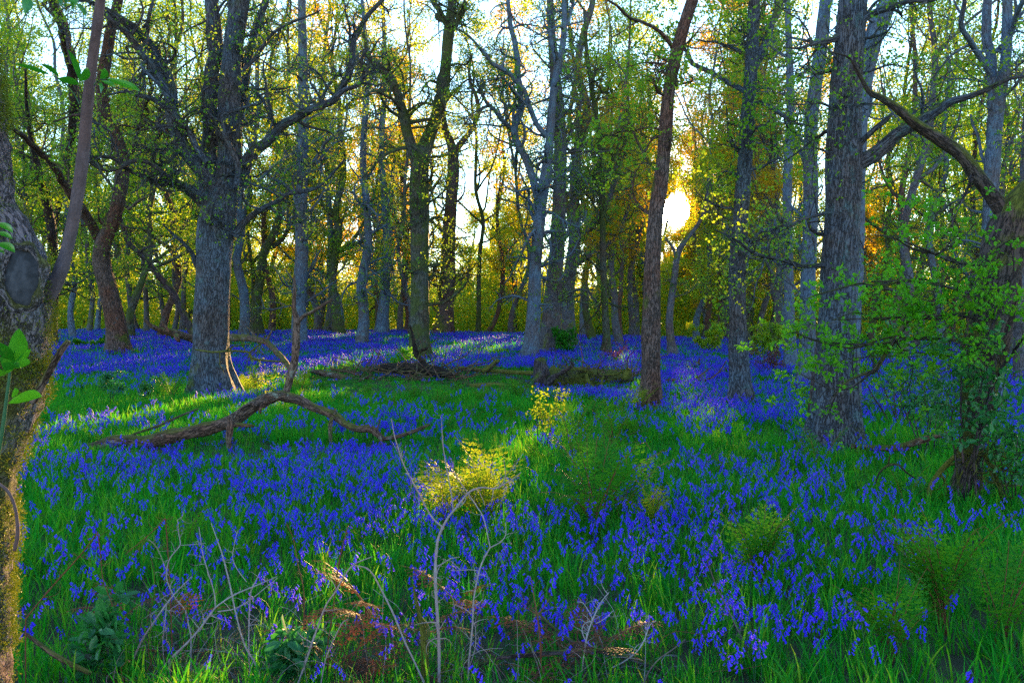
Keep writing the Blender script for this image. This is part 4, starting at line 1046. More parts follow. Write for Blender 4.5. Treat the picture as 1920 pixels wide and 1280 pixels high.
wood('root_stump', 'upturned dark stump with moss on its crown, in the middle of the log pile', 'stump', [
    ([(1020, 745, 40), (1018, 725, 36), (1016, 705, 32), (1014, 688, 27), (1012, 672, 18)], 24.8, 24.6),
    ([(1022, 720, 14), (1040, 705, 12), (1060, 694, 9), (1075, 684, 6), (1068, 678, 3)], 24.6, 24.3), ([(1010, 720, 12), (998, 735, 10), (990, 745, 6)], 24.5, 24.2)], 99, 'dark', twigs=30, rough=.16, L1=.6)
wood('root_plate', 'low mossy heap of torn roots and earth right of the root stump', 'root plate', [
    ([(1022, 712, 40), (1050, 714, 48), (1080, 716, 44), (1110, 716, 40), (1140, 714, 36), (1165, 712, 26), (1185, 706, 14)], 25.4, 25.8),
    ([(1040, 700, 7), (1060, 694, 7), (1078, 692, 7), (1100, 697, 6), (1120, 702, 6), (1150, 702, 5), (1178, 692, 4)], 24.9, 25.2),
    ([(1100, 700, 6), (1102, 712, 6), (1112, 725, 6), (1118, 735, 4)], 24.6, 24.4), ([(1170, 712, 14), (1176, 700, 13), (1180, 690, 9)], 25, 25),
    ([(1132, 705, 4), (1128, 720, 4), (1130, 735, 3)], 24.6, 24.5)], 100, 'oak_mossy', twigs=60, rough=.2, L1=.7)
wood('fallen_branch', 'bare twiggy branch lying in bluebells right of the sun tree', 'fallen branch', [
    ([(1238, 716, 5), (1262, 712, 5), (1285, 716, 4), (1310, 706, 3), (1330, 690, 2)], 24, 25), ([(1300, 710, 4), (1325, 712, 4), (1345, 700, 3), (1362, 676, 2)], 24, 23.5)], 101, 'dead', twigs=16)
wood('fallen_branch', 'leafless branch stub poking from bluebells under the sun', 'fallen branch', [([(1288, 690, 7), (1300, 684, 9), (1312, 682, 6)], 30, 30), ([(1310, 682, 4), (1312, 672, 3)], 30, 30)], 102, 'dead', twigs=8)
wood('fallen_log', 'curved log on the grass between the fissured oak and the broken mossy tree', 'fallen log', [
    ([(1596, 836, 10), (1625, 839, 11), (1660, 840, 11), (1690, 838, 12), (1720, 829, 13), (1745, 820, 12), (1775, 812, 9)], 12.2, 11.6),
    ([(1640, 842, 6), (1680, 842, 6), (1706, 842, 5)], 11.8, 11.6)], 103, 'dead', step=.04)
wood('arched_branch', 'mossy branch arched over the foot of the broken mossy tree', 'fallen branch', [
    ([(1740, 935, 9), (1746, 912, 10), (1758, 893, 10), (1770, 878, 10), (1785, 862, 9), (1802, 850, 9), (1820, 846, 9), (1836, 850, 10), (1850, 864, 9), (1862, 885, 8), (1872, 910, 8), (1878, 935, 8), (1900, 950, 6), (1930, 965, 4)], 8.7, 8.7),
    ([(1850, 866, 5), (1868, 876, 4), (1885, 882, 3), (1910, 884, 2)], 8.6, 8.4)], 104, 'oak_mossy', twigs=40, step=.03, L1=.45)
wood('dead_twig', 'small black forked twig curling above the grass right of the fissured oak', 'twig', [
    ([(1642, 906, 2), (1645, 896, 3), (1652, 885, 4), (1662, 876, 5), (1672, 871, 5), (1686, 871, 4), (1694, 878, 4), (1703, 887, 3), (1716, 896, 2)], 9.3, 9.2), ([(1667, 873, 4), (1668, 862, 3), (1669, 852, 2)], 9.3, 9.3)], 105, 'dark', sides=8, step=.02)
wood('mossy_spray', 'thin mossy bough with yellow leaves at the foot of the stout oak', 'branch', [
    ([(366, 655, 3), (395, 660, 4), (420, 659, 4), (450, 658, 4), (468, 660, 4), (474, 672, 4), (500, 676, 4), (535, 678, 3)], 19.5, 18.6),
    ([(468, 660, 3), (480, 650, 2.5), (495, 640, 2)], 19, 18.8), ([(420, 659, 3), (440, 648, 2), (470, 645, 2)], 19.3, 19.0)], 106, 'oak_mossy', twigs=26, sides=8, L1=.5)

# ------------------------------------------------------------------ saplings and dry stems near the camera
def stemobj(name, label, cat, limbs, d, seed, m='drystem', group=None, ground_first=True, sides=8):
    rng = np.random.default_rng(seed)
    rs = []
    for i, l in enumerate(limbs):
        d0, d1 = (l[1], l[2]) if len(l) > 2 and not isinstance(l[0], (int, float)) and isinstance(l[1], (int, float)) else (d, d)
        pts = l[0] if isinstance(l[0], list) else l
        r_ = limb_from_pixels(pts, d0, d1, .012, rng, wig=.006)
        r_[:, 3] *= .7 * (1 + .35 * (rng.uniform(size=len(r_)) < .07)) * rng.uniform(.92, 1.08, len(r_))
        rs.append(r_)
    org = (rs[0][0, 0], rs[0][0, 1], float(ground(rs[0][0, 0], rs[0][0, 1])))
    if ground_first:
        g0 = rs[0][0].copy(); g0[2] = org[2] - .03
        if rs[0][0, 2] > g0[2]: rs[0] = np.vstack([g0, rs[0]])
    if len(rs) == 1:
        return tag(obj(name, mesh(name, [tubes(capped(rs[0])[None, :, :3], capped(rs[0])[None, :, 3], sides, rng, rough=.04)], M[m]), None, org), label, cat, group)
    root = empty(name, org, label, cat, group)
    P0 = np.stack([resamp(r, 14)[:, :3] for r in rs]); R0 = np.stack([resamp(r, 14)[:, 3] for r in rs])
    P1, R1 = grow(P0, R0, 7 * len(rs), .10, 7, rng, .35, .02, .7, .25, rmin=.0008)
    P2, R2 = grow(P1, R1, 10 * len(rs), .05, 4, rng, .35, .0, .7, .2, rmin=.0006)
    obj('branchwork', mesh('branchwork', [tubes(P1, R1, 5, rng), tubes(P2, R2, 4, rng)], M[m]), root, org)
    for i, r in enumerate(rs):
        rc = capped(r)
        pn = 'stem' if i == 0 else 'side_shoot'
        obj(pn, mesh(pn, [tubes(rc[None, :, :3], rc[None, :, 3], sides, rng, rough=.04)], M[m]), root, org)
    return root
GS = 'dry stems standing in the near bluebells'
stemobj('sapling', 'tallest pale leafless sapling, freckled, forking at mid height', 'sapling', [
    [(823, 1290, 9), (821, 1220, 9), (818, 1150, 8.5), (816, 1090, 8), (817, 1050, 7.5), (821, 1012, 7), (830, 988, 7)],
    [(830, 988, 6), (842, 968, 6), (858, 950, 5.5), (872, 932, 5), (885, 920, 4.5), (905, 914, 4), (930, 916, 4), (948, 906, 3.5), (962, 898, 3), (977, 885, 2)],
    [(830, 988, 5), (815, 975, 4.5), (800, 955, 4), (785, 928, 4), (768, 900, 4), (752, 868, 3.5), (744, 840, 3), (738, 815, 2.5), (734, 785, 2)],
    [(850, 958, 3.5), (845, 920, 3), (839, 880, 3), (833, 838, 2.6), (828, 793, 1.8)],
    [(817, 1062, 3.5), (832, 1058, 3), (845, 1050, 2.6), (862, 1044, 1.8)],
    [(872, 932, 3), (872, 938, 3), (862, 950, 3)], [(935, 916, 2), (945, 895, 2), (945, 862, 1.4)]], 4.25, 111, group=GS)
stemobj('sapling', 'thinner pale sapling to the right, splitting into two curved tips', 'sapling', [
    [(878, 1290, 5), (878, 1240, 5), (882, 1180, 4.6), (884, 1130, 4.3), (892, 1090, 4), (898, 1068, 4), (908, 1045, 4), (919, 1026, 3.6)],
    [(919, 1026, 3), (912, 990, 3), (904, 965, 3), (890, 945, 2.6), (872, 920, 2.4), (855, 895, 2.2), (845, 870, 1.6)],
    [(919, 1026, 3), (935, 1018, 2.6), (945, 1005, 2.4), (948, 980, 1.8)],
    [(897, 1070, 2.6), (880, 1066, 2), (845, 1069, 1.5)],
    [(884, 1150, 2.5), (870, 1136, 2.2), (848, 1132, 1.5)], [(880, 1250, 2), (892, 1215, 2), (893, 1180, 1.6), (886, 1160, 1.4)]], 4.3, 112, group=GS)
stemobj('dry_stem', 'single reddish stick with a side twig, leaning left in the right-hand bluebells', 'dry stem', [
    [(1412, 1290, 4), (1404, 1245, 4), (1394, 1210, 4), (1372, 1160, 3.6), (1350, 1112, 3.4), (1338, 1085, 3), (1326, 1050, 2)], [(1394, 1210, 2.4), (1402, 1198, 2.2), (1416, 1186, 2)], [(1348, 1108, 2), (1330, 1108, 1.5), (1312, 1105, 1)]], 4.5, 113, m='shoot', group=GS)
dl = [
 ('pale stem arching from lower right up to two forked tips by bluebells', 'drystem', 4.4, [[(240, 1262, 5), (255, 1222, 5), (268, 1193, 4.6), (290, 1160, 4.4), (312, 1130, 4), (335, 1104, 3.4), (360, 1080, 2)], [(312, 1130, 3), (308, 1160, 2.6), (304, 1200, 2.4), (310, 1255, 2)]]),
 ('crooked pale stem with a hooked fork at its top', 'drystem', 4.5, [[(358, 1190, 4), (352, 1160, 4), (348, 1140, 3.6), (332, 1120, 3.6), (322, 1100, 3.4), (316, 1078, 3.2), (320, 1050, 3), (332, 1032, 3), (340, 1020, 3), (336, 1000, 2.4), (333, 974, 2)], [(333, 974, 2), (342, 966, 2), (343, 958, 1.5)], [(316, 1078, 2.4), (305, 1050, 2), (292, 1025, 2), (278, 1010, 1.5)], [(340, 1022, 2), (360, 1022, 1.6), (385, 1018, 1.2)]]),
 ('long pale stem bowed low from the middle to the left tangle', 'drystem', 4.3, [[(318, 1236, 6), (345, 1210, 5.6), (372, 1180, 5), (395, 1150, 4.6), (408, 1135, 4.2), (440, 1115, 4), (480, 1098, 3.4), (520, 1080, 2)], [(408, 1146, 3), (440, 1142, 3), (470, 1125, 2.6), (500, 1100, 2.2), (520, 1083, 1.4)], [(404, 1140, 3.4), (402, 1110, 3), (392, 1075, 2.8), (380, 1035, 2.6), (373, 988, 2)]]),
 ('snapped brown bracken stalk bent over in a sharp angle, nearest the middle', 'brownstem', 4.5, [[(323, 1240, 3.6), (321, 1160, 3.4), (319, 1085, 3), (315, 1020, 3), (310, 972, 3)], [(310, 971, 2.6), (285, 995, 2.4), (262, 1015, 2), (236, 1038, 1.5)], [(276, 1004, 1.8), (262, 1025, 1.4), (246, 1045, 1)]]),
 ('snapped brown bracken stalk bent over in a sharp angle, nearest the mossy trunk', 'brownstem', 4.2, [[(48, 1160, 4), (90, 1110, 3.6), (134, 1058, 3.4), (162, 1025, 3), (183, 997, 2.8)], [(183, 997, 2.6), (187, 1040, 2.4), (192, 1080, 2), (204, 1115, 2), (212, 1136, 1.4)]]),
 ('straight pale cane leaning left out of the bottom tangle', 'drystem', 4.2, [[(496, 1290, 5), (480, 1245, 4.8), (460, 1210, 4.4), (445, 1160, 4.2), (432, 1105, 4), (417, 1045, 3.4), (406, 1010, 2.8), (396, 980, 2)]]),
 ('upright grey cane beside the leaning cane with a forked tip', 'drystem', 4.3, [[(472, 1290, 3.6), (464, 1220, 3.4), (463, 1160, 3.2), (468, 1110, 3), (478, 1090, 2.6), (487, 1072, 1.8)], [(462, 1090, 2.4), (445, 1070, 2), (436, 1048, 2), (440, 1020, 2), (446, 994, 1.4)]]),
 ('pale curved cane arching left above the rusty bracken', 'drystem', 4.2, [[(800, 1290, 5.5), (775, 1240, 5), (755, 1200, 4.8), (735, 1150, 4.5), (712, 1102, 4.2), (700, 1078, 4), (686, 1064, 3.4), (668, 1060, 2.6)]]),
 ('pinkish cane rising right through the rusty bracken to a pale tip', 'drystem', 4.15, [[(555, 1290, 5), (575, 1240, 5), (598, 1180, 5), (615, 1135, 4.6), (630, 1112, 4.2), (650, 1075, 4), (664, 1058, 3.6), (680, 1050, 3), (698, 1043, 2)], [(600, 1290, 3.6), (608, 1240, 3.4), (622, 1205, 3.4), (640, 1170, 3), (652, 1160, 2)]]),
 ('reddish upright bracken stalk, highest in the rusty bracken', 'brownstem', 4.3, [[(615, 1200, 3), (625, 1130, 3), (636, 1060, 2.8), (645, 1020, 2.4), (653, 983, 1.6)], [(570, 1180, 3), (568, 1110, 2.8), (556, 1060, 2.6), (548, 1010, 2), (536, 980, 1.4)]]),
 ('brown stalk forking like a Y in the right-hand bracken tangle', 'brownstem', 4.3, [[(1018, 1290, 4.6), (1014, 1240, 4.4), (1012, 1190, 4), (1008, 1150, 3.6), (1002, 1115, 3), (995, 1080, 1.6)], [(1008, 1152, 2.6), (1020, 1140, 2.4), (1030, 1122, 1.6)], [(1006, 1150, 2.4), (992, 1142, 2.2), (978, 1130, 1.4)]]),
 ('pale branching cane above the right-hand bracken tangle', 'drystem', 4.3, [[(1085, 1290, 5), (1098, 1230, 4.6), (1105, 1190, 4.2), (1118, 1150, 3.8), (1130, 1125, 3), (1142, 1110, 2)], [(1100, 1205, 3), (1092, 1180, 3), (1098, 1165, 2.6), (1112, 1158, 2.4), (1095, 1130, 2), (1082, 1128, 1.4)], [(1118, 1168, 2.4), (1135, 1160, 2.2), (1150, 1144, 1.5)], [(1140, 1114, 2), (1130, 1100, 1.6), (1126, 1086, 1)]]),
 ('pale bowed cane at the far right end of the bracken tangle', 'drystem', 4.3, [[(1145, 1252, 4), (1165, 1240, 4), (1190, 1220, 3.6), (1205, 1198, 3.2), (1216, 1172, 2.6), (1230, 1163, 1.6)], [(1213, 1176, 2), (1218, 1165, 1.8), (1216, 1152, 1)]]),
 ('grey twig slanting up at the bottom edge right of the tangle', 'shoot', 4.1, [[(1205, 1290, 4), (1215, 1262, 3.8), (1235, 1235, 3.4), (1262, 1215, 3), (1285, 1198, 2)]]),
]
for i, (lab, mm, d, limbs) in enumerate(dl):
    stemobj('dry_stem', lab, 'dry stem', limbs, d, 120 + i, m=mm, group=GS)
wood('fallen_branch', 'slim grey pole lying from the mossy trunk into the near grass', 'fallen branch', [([(46, 1186, 6), (75, 1200, 8), (100, 1214, 9), (122, 1228, 10), (138, 1240, 10), (170, 1262, 9)], 4.3, 4.2)], 140, 'dead', step=.02)
wood('fallen_branch', 'dark bent branch with a green mossy end at the bottom edge', 'fallen branch', [
    ([(860, 1270, 5), (895, 1250, 6), (932, 1232, 8), (960, 1228, 8), (993, 1226, 9), (1050, 1222, 9), (1110, 1218, 10), (1150, 1224, 10), (1178, 1232, 10), (1205, 1242, 10), (1232, 1256, 9), (1275, 1284, 8)], 4.35, 4.3),
    ([(1127, 1238, 6), (1100, 1215, 7), (1077, 1200, 7), (1052, 1184, 7), (1036, 1170, 7), (1014, 1152, 6), (996, 1140, 4)], 4.4, 4.6), ([(932, 1232, 5), (910, 1225, 4), (885, 1245, 3)], 4.35, 4.2)], 141, 'dark', step=.015, twigs=14, L1=.12, sides=12)
wood('mossy_stub', 'short upright stub wrapped in green moss left of the tall sapling', 'stump', [([(793, 1300, 14), (793, 1250, 14), (791, 1215, 13), (788, 1180, 11), (783, 1150, 8), (777, 1115, 5), (775, 1095, 3)], 4.3, 4.3), ([(784, 1150, 5), (797, 1180, 6), (796, 1200, 5)], 4.3, 4.2)], 142, 'oak_mossy', step=.01, sides=14, rough=.14)
# ------------------------------------------------------------------ ferns
def frond_mesh(name, L, rng, m, arch=.9, bare=.22, pairs=16, pinn=9, width=.32, curl=False, stemmat='brownstem', rise=1.15):
    """one frond standing at the origin, arching towards +x"""
    K = 14
    t = np.linspace(0, 1, K)
    ang = rise - arch * t ** 1.4 * 1.3
    if curl: ang = ang - 2.6 * np.clip(t - .82, 0, 1) / .18
    step = L / (K - 1)
    X = np.concatenate([[0], np.cumsum(np.cos(ang[:-1]) * step)]); Z = np.concatenate([[0], np.cumsum(np.sin(ang[:-1]) * step)])
    Y = np.sin(t * 2 + rng.uniform(0, 3)) * .02 * L
    P = np.stack([X, Y, Z], 1)
    R = np.linspace(.0045, .001, K) * (L / .7)
    blk = [tubes(P[None], R[None], 5, rng) + (1,)]
    tt = np.linspace(bare, .985, pairs)
    Vs, Fs = [], []; nv = 0
    rn = []
    for side in (-1, 1):
        for q in tt:
            i = q * (K - 1); j = min(int(i), K - 2); f = i - j
            p = P[j] * (1 - f) + P[j + 1] * f
            tg = unit(P[j + 1] - P[j])
            nrm = np.array([-tg[2], 0, tg[0]])
            u = (q - bare) / (1 - bare)
            ln = L * width * (np.sin(math.pi * min(.12 + u * .95, 1.0)) ** .7 * (1 - .45 * u)) * rng.uniform(.85, 1.1)
            if ln < .01 * L: ln = .01 * L
            dr = unit(np.array([0, side, 0]) + tg * (.35 + .4 * u) - nrm * rng.uniform(.05, .3))
            sd_ = unit(np.cross(dr, nrm))
            ns = max(3, int(pinn * ln / (L * width)))
            for s in range(ns):
                a = (s + .5) / ns
                c = p + dr * ln * a - nrm * .08 * ln * a * a
                pl = ln * .27 * (1 - .75 * a) + .004 * L
                for sg in (-1, 1):
                    e = unit(sd_ * sg + dr * .5)
                    wv = dr * ln / ns * .42
                    tw = nrm * rng.uniform(-.25, .1) * pl
                    Vs.append(np.array([c - wv * .9, c + e * pl * .55 - wv + tw * .4, c + e * pl + tw, c + e * pl * .5 + wv * .9 + tw * .4]))
                    Fs.append(np.arange(4) + nv); nv += 4
                    rn.append(rng.uniform(0, 1))
    V = np.concatenate(Vs); Fa = np.array(Fs)
    blk.append((V, Fa, None, np.repeat(np.array(rn), 4), 0))
    return mesh(name, blk, [M[m], M[stemmat]], smooth=False)
FR = {}
_fr = np.random.default_rng(7001)
for key, m in (('g', 'fern'), ('y', 'fernsunlit'), ('d', 'bracken')):
    FR[key] = [frond_mesh('frond', .7, _fr, m, arch=a, bare=b, pairs=9, pinn=4, width=wd, curl=c, rise=ri) for a, b, wd, c, ri in ((.75, .25, .28, False, 1.35), (.55, .3, .24, True, 1.45), (.95, .18, .30, False, 1.2), (.6, .35, .22, False, 1.5))]
def fern(name, label, px, py, h, n, key, seed, group=None, spread=1.0, d=None, lift=0.0, flat=0.0, kinds=(0, 1, 2, 3)):
    """h: height in metres"""
    rng = np.random.default_rng(seed)
    if d is None: p = GP(px, py)
    else:
        x = (px - 960) / F * d; p = np.array([x, d, float(ground(x, d))])
    root = empty(name, p + [0, 0, lift], label, 'fern', group)
    for i in range(max(3, int(n * .62))):
        o = bpy.data.objects.new('frond', FR[key][kinds[int(rng.integers(len(kinds)))]])
        COL.objects.link(o)
        o.parent = root
        a = rng.uniform(0, 6.28)
        rad = rng.uniform(0, .08) * spread * h
        o.location = (math.cos(a) * rad, math.sin(a) * rad, 0)
        s = h / .62 * rng.uniform(.7, 1.15)
        o.rotation_euler = (rng.normal() * .12, rng.uniform(0, .35) * spread - .1 + flat, rng.uniform(0, 6.28))
        o.scale = (s, s, s)
    return root
FG = 'ferns in the bluebells'
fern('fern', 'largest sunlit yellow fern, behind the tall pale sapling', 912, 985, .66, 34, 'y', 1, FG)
fern('fern', 'feathery fern coloured sunlit yellow-green left of the largest sunlit one', 838, 985, .55, 18, 'y', 2, FG, 1.4)
fern('fern', 'tall dark green fern with brown stalks right of the sunlit ferns', 1112, 1000, .82, 22, 'g', 3, FG)
fern('fern', 'dark fern touching the right side of the tall dark one', 1165, 985, .6, 18, 'g', 4, FG)
fern('fern', 'broad dark fern behind the tall dark one', 1075, 885, .62, 16, 'g', 5, FG)
fern('fern', 'dark fern in front of the sun tree, left of it', 1150, 850, .7, 16, 'g', 6, FG)
fern('fern', 'dense green fern beside the yellow shrub', 1080, 830, .6, 14, 'g', 7, FG)
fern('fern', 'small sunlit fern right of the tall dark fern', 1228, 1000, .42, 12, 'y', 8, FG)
fern('fern', 'upright fern clump with a dark brown foot in the right bluebells', 1425, 1118, .55, 30, 'g', 9, FG, .6, kinds=(1, 3))
fern('fern', 'big uncurling fern clump with rusty foot, nearest the right side', 1765, 1190, .62, 30, 'g', 10, FG, .8, kinds=(0, 1, 3))
fern('fern', 'low feathery fern spreading at the bottom right corner', 1660, 1270, .45, 18, 'g', 11, FG, 1.5, d=4.6)
fern('fern', 'tall airy fern at the right edge by the corner', 1880, 1270, .6, 16, 'g', 12, FG, 1.2, d=4.9, kinds=(0, 1))
fern('fern', 'dark fern against the root stump', 975, 756, .55, 20, 'g', 13, FG)
fern('fern', 'deep green fern right in front of the root stump', 1035, 762, .42, 14, 'g', 14, FG)
fern('fern', 'fern coloured sunlit yellow behind the upright branch of the fallen bough', 565, 738, .75, 16, 'y', 15, FG)
fern('fern', 'fern coloured sunlit gold right of the foot of the stout oak', 466, 742, .62, 18, 'y', 16, FG)
fern('fern', 'olive fern left of the foot of the stout oak', 322, 755, .75, 14, 'g', 17, FG)
fern('fern', 'bright green fern between the fissured oak and the elder bush', 1632, 782, .55, 16, 'g', 18, FG)
fern('fern', 'pale fern lying flat above the grass left of the fissured oak', 1400, 905, .5, 8, 'g', 19, FG, 1.8, flat=.5)
fern('fern', 'pale fern arching low before the fissured oak', 1310, 900, .5, 8, 'g', 20, FG, 1.8, flat=.5)
fern('fern', 'green fern at the foot of the fissured oak', 1535, 885, .6, 12, 'g', 21, FG, 1.2)
fern('fern', 'fern coloured sunlit yellow tucked against the left side of the sun tree', 1196, 778, .6, 14, 'y', 22, FG, .8)
fern('fern', 'thin pale fern frond group beside the mossy trunk', 110, 985, .38, 5, 'g', 23, FG, 1.6, flat=.4)
fern('fern', 'small dark fern in the bluebells left of the bent canes', 330, 1060, .4, 8, 'g', 24, FG, 1.2)
fern('fern', 'fresh green fern by the mossy stub at the bottom', 745, 1240, .26, 6, 'g', 25, FG, 1.4, d=4.45, flat=.3)
fern('fern', 'fern with dark stalks below the arched branch', 1700, 960, .45, 9, 'g', 26, FG, 1.2)
GB = 'green ferns massed before the log pile'
spots = [(640, 760, .62), (690, 750, .7), (735, 772, .7), (775, 752, .8), (820, 768, .8), (860, 745, .75), (905, 760, .8), (945, 745, .75), (880, 800, .5), (960, 790, .6), (1010, 790, .55), (1060, 790, .7), (1110, 790, .8), (1160, 790, .85), (1180, 830, .7), (1130, 880, .6), (1010, 880, .45), (1255, 770, .5), (600, 735, .5), (840, 815, .4)]
for i, (px, py, h) in enumerate(spots):
    a, b = between(px)
    lab = ['broad', 'low', 'thick', 'loose'][i % 4]
    near = 'nearer' if py > 785 else 'farther'
    o_ = sorted(spots).index((px, py, h))
    fern('fern', f"{lab} green fern, {ORD[o_]} from the left among those massed before the logs", px, py, h * (.55 if py < 800 else .8), 16, 'g', 40 + i, GB)
# dead bracken: rusty fronds lying in the near tangle
GD = 'dead bracken in the near tangle'
for i, (lab, px, py, h, n, d, lift) in enumerate([
    ('rusty orange dead bracken in the middle of the left tangle', 690, 1150, .44, 12, 4.4, .30), ('brown dead bracken low in the left tangle', 620, 1255, .42, 16, 4.3, .08),
    ('grey-pink dead bracken frond crossing behind the pale saplings', 860, 1140, .36, 5, 4.5, .32), ('dark brown dead bracken at the foot of the tall sapling', 770, 1180, .38, 9, 4.5, .18),
    ('brown dead bracken heap in the right tangle', 1080, 1200, .42, 18, 4.5, .10), ('pinkish dead bracken at the right end of the tangle', 1130, 1180, .36, 10, 4.4, .14),
    ('rust-coloured dead bracken hanging among the left bent canes', 335, 1165, .3, 7, 4.5, .22), ('thin brown dead bracken by the snapped stalk', 240, 1160, .3, 7, 4.6, .18), ('dead bracken clump at the bottom below the rusty one', 700, 1275, .36, 12, 4.25, 0.05)]):
    fern('dead_bracken', lab, px, py, h, int(n * .75), 'd', 80 + i, GD, 2.0, d=d, lift=lift, flat=.5)

# ------------------------------------------------------------------ shrubs
def shrub(name, label, px, py, h, wd, seed, m, n1=40, leafn=3, ls=.055, bark='dark', d=None, up=.12, group=None, shape='fold', stems=5, upn=.8, aspect=.3):
    rng = np.random.default_rng(seed)
    p = GP(px, py) if d is None else np.array([(px - 960) / F * d, d, float(ground((px - 960) / F * d, d))])
    root = empty(name, p, label, 'plant' if name in ('nettle', 'oak_seedling') else 'shrub', group)
    K = 10
    A = []
    for s in range(stems):
        a = rng.uniform(0, 6.28); q = p.copy(); q[:2] += rng.normal(size=2) * .05; q[2] -= .05
        tgt = p + np.array([math.cos(a) * wd * rng.uniform(.2, .9), math.sin(a) * wd * .7, h * rng.uniform(.75, 1.1)])
        t = np.linspace(0, 1, K)[:, None]
        c = q + (tgt - q) * t + np.sin(t * math.pi) * np.array([0, 0, h * .12]) + np.cumsum(rng.normal(size=(K, 3)) * h * .012, 0)
        A.append(c)
    P0 = np.array(A); R0 = np.repeat(np.linspace(.011, .004, K)[None], stems, 0) * (h / 1.2)
    for s in range(stems):
        obj('stem', mesh('stem', [tubes(P0[s:s + 1], R0[s:s + 1], 7, rng)], M[bark]), root, tuple(p))
    P1, R1 = grow(P0, R0, n1, h * .42, 7, rng, .3, up, .7, .25)
    P2, R2 = grow(P1, R1, n1 * 4, h * .18, 5, rng, .3, up * .5, .65, .2)
    obj('branchwork', mesh('branchwork', [tubes(P1, R1, 5, rng), tubes(P2, R2, 4, rng)], M[bark]), root, tuple(p))
    C = np.repeat(np.concatenate([P2[:, 1:].reshape(-1, 3)]), leafn, 0)
    D = unit(rng.normal(size=C.shape))
    rn = rng.uniform(0, 1, len(C))
    obj('foliage', mesh('foliage', [leaf_mesh(C + D * ls * .3, ls, rng, shape, up=upn, rnd=rn, dirs=D, aspect=aspect)], M[m], smooth=False), root, tuple(p))
    return root
GE = 'elder bushes round the broken mossy tree'
shrub('elder_bush', 'blue-green elder bush spreading left of the broken mossy tree', 1745, 860, 1.0, .75, 301, 'tealleaf', 45, 1, .07, group=GE)
shrub('elder_bush', 'thick blue-green elder growing over the trunk of the broken mossy tree', 1812, 905, 1.35, .50, 302, 'tealleaf', 45, 1, .075, d=8.6, group=GE)
shrub('elder_bush', 'dim elder bush farther back, right of the fissured oak', 1690, 800, 1.5, 1.1, 303, 'tealleaf', 40, 1, .075, group=GE)
shrub('elder_bush', 'elder bush at the frame edge right of the broken mossy tree', 1905, 960, .8, .5, 304, 'tealleaf', 30, 1, .065, group=GE)
shrub('sunlit_shrub', 'small shrub with round leaves coloured sunlit yellow among dark ferns', 1014, 850, .75, .28, 305, 'fernsunlit', 26, 1, .042, group=None, stems=5)
shrub('bramble', 'dark reddish bramble between the grey forked trunk and the bluish trunk', 1442, 712, .85, .9, 306, 'redleaf', 50, 1, .06, bark='dark')
shrub('bramble', 'thin reddish bramble in the bluebells behind the root stump', 1160, 690, .9, .9, 307, 'redleaf', 30, 1, .05, bark='dark')
shrub('low_bush', 'low green bush on the ridge left of the S-bent tree', 172, 648, .5, 1.3, 308, 'fern', 50, 4, .07, d=38)
shrub('oak_seedling', 'green-leaved seedling in grass between the mossy trunk and the stout oak', 207, 770, .75, .25, 309, 'tealleaf', 12, 2, .07, stems=2)
shrub('oak_seedling', 'seedling with pale leaves left of the foot of the stout oak', 278, 760, .5, .3, 310, 'tealleaf', 12, 2, .06, stems=3)
shrub('bush', 'leafy bush of golden leaves low between the sun tree and the grey forked trunk', 1325, 668, 1.1, 1.0, 311, 'farleaf', 60, 4, .08, d=40)
shrub('bush', 'golden bush low behind the grey forked trunk, on its right', 1432, 668, 1.3, .9, 312, 'farleaf', 60, 4, .08, d=36)
shrub('bush', 'mossy green bush at the foot of the trunk behind the thick grey trunk', 1062, 662, 1.0, .5, 313, 'fern', 40, 4, .08, d=36)
shrub('nettle', 'broad-leaved green plant at the lower left beside the grey pole', 175, 1262, .28, .16, 314, 'tealleaf', 14, 1, .07, d=4.35, stems=4)
shrub('nettle', 'broad-leaved green plant under the rusty bracken', 545, 1275, .22, .16, 315, 'tealleaf', 14, 1, .07, d=4.3, stems=4)
shrub('oak_spray', 'sunlit yellow leaves on a low sprig at the stout oak foot', 492, 700, .9, .5, 316, 'farleaf', 24, 1, .05, d=18.8, stems=4)
shrub('low_shrub', 'fresh yellow-green bush behind the thick bleached log', 745, 690, .7, .6, 317, 'brightleaf', 30, 3, .06, d=29)

# ------------------------------------------------------------------ ground flora: templates
def strap(rng, P0, L, wd, az, lean, K=5, curve=1.0):
    t = np.linspace(0, 1, K)
    ang = lean + curve * t ** 1.5
    st = L / (K - 1)
    r = np.concatenate([[0], np.cumsum(np.sin(ang[:-1]) * st)]); z = np.concatenate([[0], np.cumsum(np.cos(ang[:-1]) * st)])
    c, s = math.cos(az), math.sin(az)
    mid = np.stack([P0[0] + r * c, P0[1] + r * s, P0[2] + z], 1)
    wv = wd / 2 * (1 - t ** 3) ** .6 * (.6 + .4 * np.minimum(t * 5, 1)); wv[-1] = .0004
    sd_ = np.array([-s, c, 0])
    V = np.concatenate([mid - sd_ * wv[:, None], mid + sd_ * wv[:, None]])
    f = np.array([[i, i + 1, K + i + 1, K + i] for i in range(K - 1)])
    return V, f, None, np.full(len(V), rng.uniform(0, 1))
def merge(blks):
    V = np.concatenate([b[0] for b in blks]); o = 0; fs = []
    for b in blks:
        fs.append(b[1] + o); o += len(b[0])
    return V, np.concatenate(fs), None, np.concatenate([b[3] for b in blks])
def tuft(seed, n, L, wd, rad, K=5):
    rng = np.random.default_rng(seed)
    return merge([strap(rng, (rng.normal() * rad, rng.normal() * rad, -.01), L * rng.uniform(.55, 1.2), wd * rng.uniform(.6, 1.3), rng.uniform(0, 6.28), rng.uniform(0, .45), K, rng.uniform(.3, 1.5)) for _ in range(n)])
